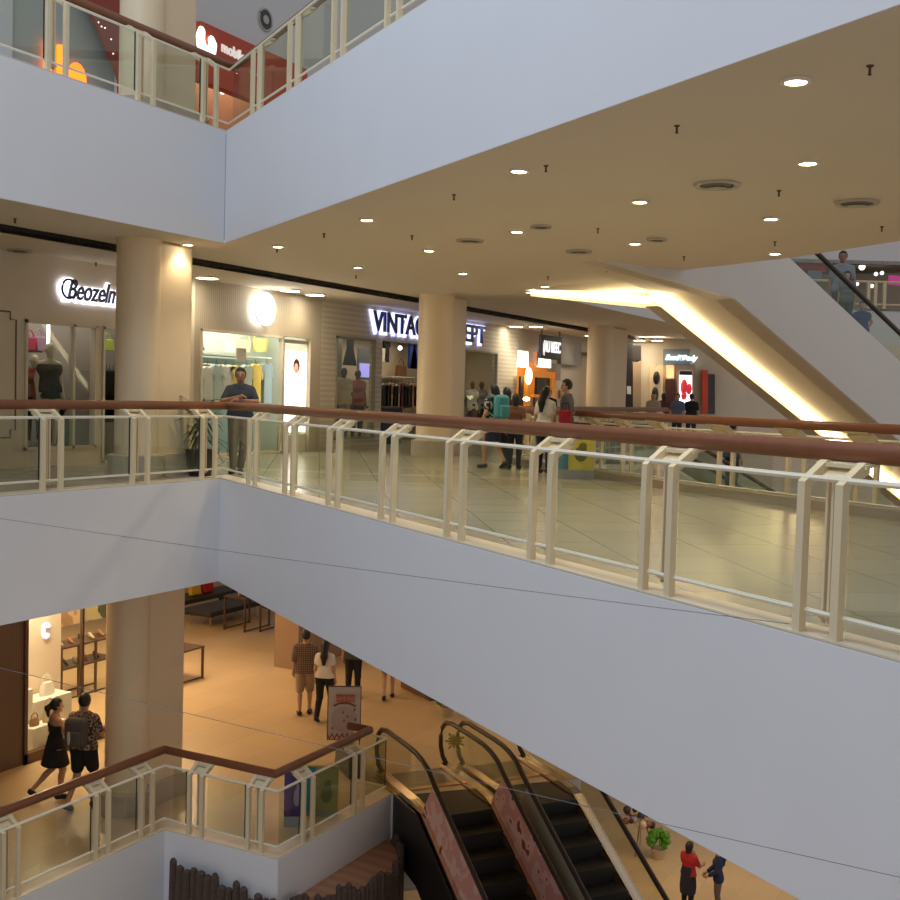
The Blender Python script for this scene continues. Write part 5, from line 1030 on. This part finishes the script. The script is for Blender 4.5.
def frame_table(name, label, x0, x1, y0, y1, z0, z1, tops, grp=None, legs_=((0, 0), (1, 0), (0, 1), (1, 1))):
    t = thing(name, label, 'table', (x0, y0, z0), grp)
    for i, j in legs_:
        b = MB(); b.box((x0+(x1-x0)*i, y0+(y1-y0)*j, (z0+z1)/2), (.045, .045, z1-z0)); part('leg', b, BROWN, t)
    for z in tops: b = MB(); b.span(x0-.03, x1+.03, y0-.03, y1+.03, z-.04, z); part('top', b, mat('dark_top', (.10, .06, .04), .4), t)
    b = MB(); b.box(((x0+x1)/2, y0, z0+.03), (x1-x0, .03, .03)); b.box(((x0+x1)/2, y1, z0+.03), (x1-x0, .03, .03)); part('floor_bar', b, BROWN, t)
    return t
# shelving seen through the lower window
xs0, xs1 = float(Wy(61, 690, 18.2)[0]), float(Wy(112, 690, 18.2)[0])
frame_table('display_rack', 'dark two tier shoe rack behind the lower shop window', xs0, xs1, 18.2, 18.7, -5.3, -4.15, (-4.6, -4.15), legs_=((0, 0), (.33, 0), (.66, 0), (1, 0), (0, 1), (1, 1)))
SHM = [mat('shoe_cream', (.6, .5, .38), .4), mat('shoe_black', (.02, .02, .02), .4), mat('shoe_tan', (.35, .18, .08), .4)]
for i in range(9): shoe_(xs0+.15+i*(xs1-xs0-.3)/8, 18.4, -4.59 if i % 2 else -4.14, R(250), SHM[i % 3], ['cream', 'black', 'tan'][i % 3]+' shoe on the rack behind the lower shop window', 'shoes on the rack behind the lower shop window')
for i, (px0, px1, lab) in enumerate(((62, 80, 'brown marbled hanging board above the left of the shoe rack'), (86, 108, 'dark green marbled hanging board above the right of the shoe rack'))):
    a, c = Wy(px0, 610, 18.9), Wy(px1, 610, 18.9); b = MB(); b.span(float(a[0]), float(c[0]), 18.9, 18.98, -3.9, -1.7); tag(build('hanging_board', b, pattern('marbled_%d' % i, 'blotch', [(.35, .22, .12), (.06, .07, .04)][i], [(.55, .42, .26), (.4, .35, .2)][i], 2.5, .4)), lab, 'board')
b = MB(); b.span(16.2, 16.26, 17.2, 18, -5.3, -1.7); 
# open shop right of the column
t = thing('bench', 'long black padded bench in the open lower shop', 'bench', (25.8, 21, -5.3)); x0 = 24.75
b = MB(); b.span(x0, 27.3, 20.4, 21.5, -4.98, -4.84); part('seat', b, mat('black_leather', (.03, .025, .022), .5), t, bevel=.03)
for x in (x0+.25, 27.0):
    for y in (20.6, 21.3): b = MB(); b.tube([(x, y, -5.3), (x, y, -4.98)], .025, 8); part('leg', b, STEEL, t)
t = thing('bench', 'second dark bench behind the padded one, holding two cushions', 'bench', (27, 22.6, -5.3)); b = MB(); b.span(25.6, 28.6, 22.25, 23.1, -5.0, -4.86); part('seat', b, mat('black_leather', (.03, .025, .022), .5), t, bevel=.03)
for x in (25.9, 28.3): b = MB(); b.span(x, x+.06, 22.4, 23, -5.3, -5.0); part('leg', b, BROWN, t)
for px, col, lab in ((194.5, (.75, .48, .03), 'yellow cushion on the far bench of the lower shop'), (207, (.50, .02, .02), 'red cushion on the far bench of the lower shop')):
    c = Wy(px, 592, 22.6); b = MB(); b.box((float(c[0]), 22.6, -4.86+.20), (.46, .16, .38), 0, R(-10)); tag(build('cushion', b, cloth('c%s' % px, col), bevel=.06), lab, 'cushion')
frame_table('display_table', 'taller open frame shoe table beside the black bench', 25.0, 26.1, 19.4, 20.1, -5.3, -4.35, (-4.35,)); frame_table('display_table', 'lower open frame shoe table touching the tan pier', 25.3, 27.2, 18.5, 19.1, -5.3, -4.6, (-4.6,))
frame_table('display_table', 'two tier dark table half hidden by the lower column', 19.3, 20.5, 17.1, 17.7, -5.3, -4.55, (-4.55,)); 
t = thing('display_rack', 'small raised dark shelf on the table half hidden by the lower column', 'rack', (19.5, 17.4, -4.55)); b = MB(); b.span(19.3, 20.1, 17.3, 17.6, -4.05, -4.01); part('top', b, BROWN, t); b = MB(); b.span(19.75, 19.8, 17.4, 17.5, -4.55, -4.05); b.span(19.35, 19.4, 17.4, 17.5, -4.55, -4.05); part('leg', b, BROWN, t)
for i, (x, y, z) in enumerate(((25.2, 19.7, -4.35), (25.5, 19.8, -4.35), (25.8, 19.7, -4.35), (25.5, 18.8, -4.6), (25.9, 18.8, -4.6), (26.3, 18.8, -4.6), (26.7, 18.8, -4.6), (20.0, 17.3, -4.55), (20.25, 17.5, -4.55))):
    shoe_(x, y, z+.005, R(30*i), SHM[i % 3], ['cream', 'black', 'tan'][i % 3]+' shoe on the open frame tables right of the lower column', 'shoes on the open frame tables', .11)
t = thing('standing_pole', 'thin brown pole stand just right of the tan pier', 'pole', (22.5, 15.4, -5.3)); q = gp(296, 668, -5.3); b = MB(); b.tube([q, (q[0], q[1], -3.6)], .03, 8); part('pole', b, BROWN, t); b = MB(); b.lathe([(.10, 0), (.09, .03)], q, 14); part('foot', b, BROWN, t)
q = gp(421, 700, -5.3); b = MB(); b.box((q[0]+.6, q[1]+.2, -5.05), (1.3, .6, .5), R(60)); tag(build('counter_block', b, mat('brown_block', (.16, .09, .06), .5), bevel=.02), 'low brown block at the far side of the lower floor under the white beam', 'counter')
def plant_ball(px, py, z, r_, label, potc=(.5, .4, .25)):
    q = gp(px, py, z); t = thing('potted_plant', label, 'plant', q); b = MB(); b.lathe([(r_*.45, 0), (r_*.6, r_*.8)], q, 14); part('pot', b, mat('pot%s' % px, potc, .5), t, smooth='auto'); b = MB(); random.seed(int(px))
    for i in range(60):
        a = random.uniform(0, 6.28); e = random.uniform(-.4, 1.5); c = A_(q)+A_((0, 0, r_*1.4)); d = A_((math.cos(a)*math.cos(e), math.sin(a)*math.cos(e), math.sin(e))); b.tube([c+d*r_*.2, c+d*r_*.75, c+d*r_*1.0], [.02*r_/.3, .09*r_/.3, .01], 4, flat=.4)
    part('foliage', b, mat('bright_leaf', (.10, .30, .03), .5), t)
plant_ball(447, 716, -5.3, .26, 'small bright green plant beyond the escalator heads'); plant_ball(658, 858, -10.6, .34, 'bright green plant on the ground floor right of the escalators')
t = thing('flower_stand', 'ornate stand of dark and pale flowers on the ground floor beside the green plant', 'flowers', gp(640, 852, -10.6)); random.seed(5); q = A_(gp(640, 852, -10.6))
for i in range(26):
    b = MB(); b.ball(q+A_((random.uniform(-.45, .45), random.uniform(-.35, .35), random.uniform(.75, 1.35))), random.uniform(.05, .11), 7); part('bloom', b, [mat('bloom_dark', (.05, .03, .03), .7), mat('bloom_pale', (.55, .45, .38), .6), mat('bloom_rust', (.28, .10, .06), .7)][i % 3], t, smooth=True)
for dx, dy in ((-.3, 0), (.3, .1), (0, -.3)): b = MB(); b.tube([q+A_((dx*1.3, dy*1.3, 0)), q+A_((dx*.3, dy*.3, .9))], .02, 6); part('leg', b, STEEL, t)
t = thing('flower_sticker', 'yellow starburst flower on the glass at the head of the middle escalator balustrade', 'sticker'); c = DD(455, 741, 19.6); t.location = c; b = MB()
for i in range(14): a = i*2*math.pi/14; rr_ = .17 if i % 2 else .12; b.tube([c, c+A_((RT*math.cos(a)-DN*math.sin(a)))*rr_], [.012, .018], 4)
part('petals', b, mat('yellow_petal', (.45, .33, .05), .5), t)
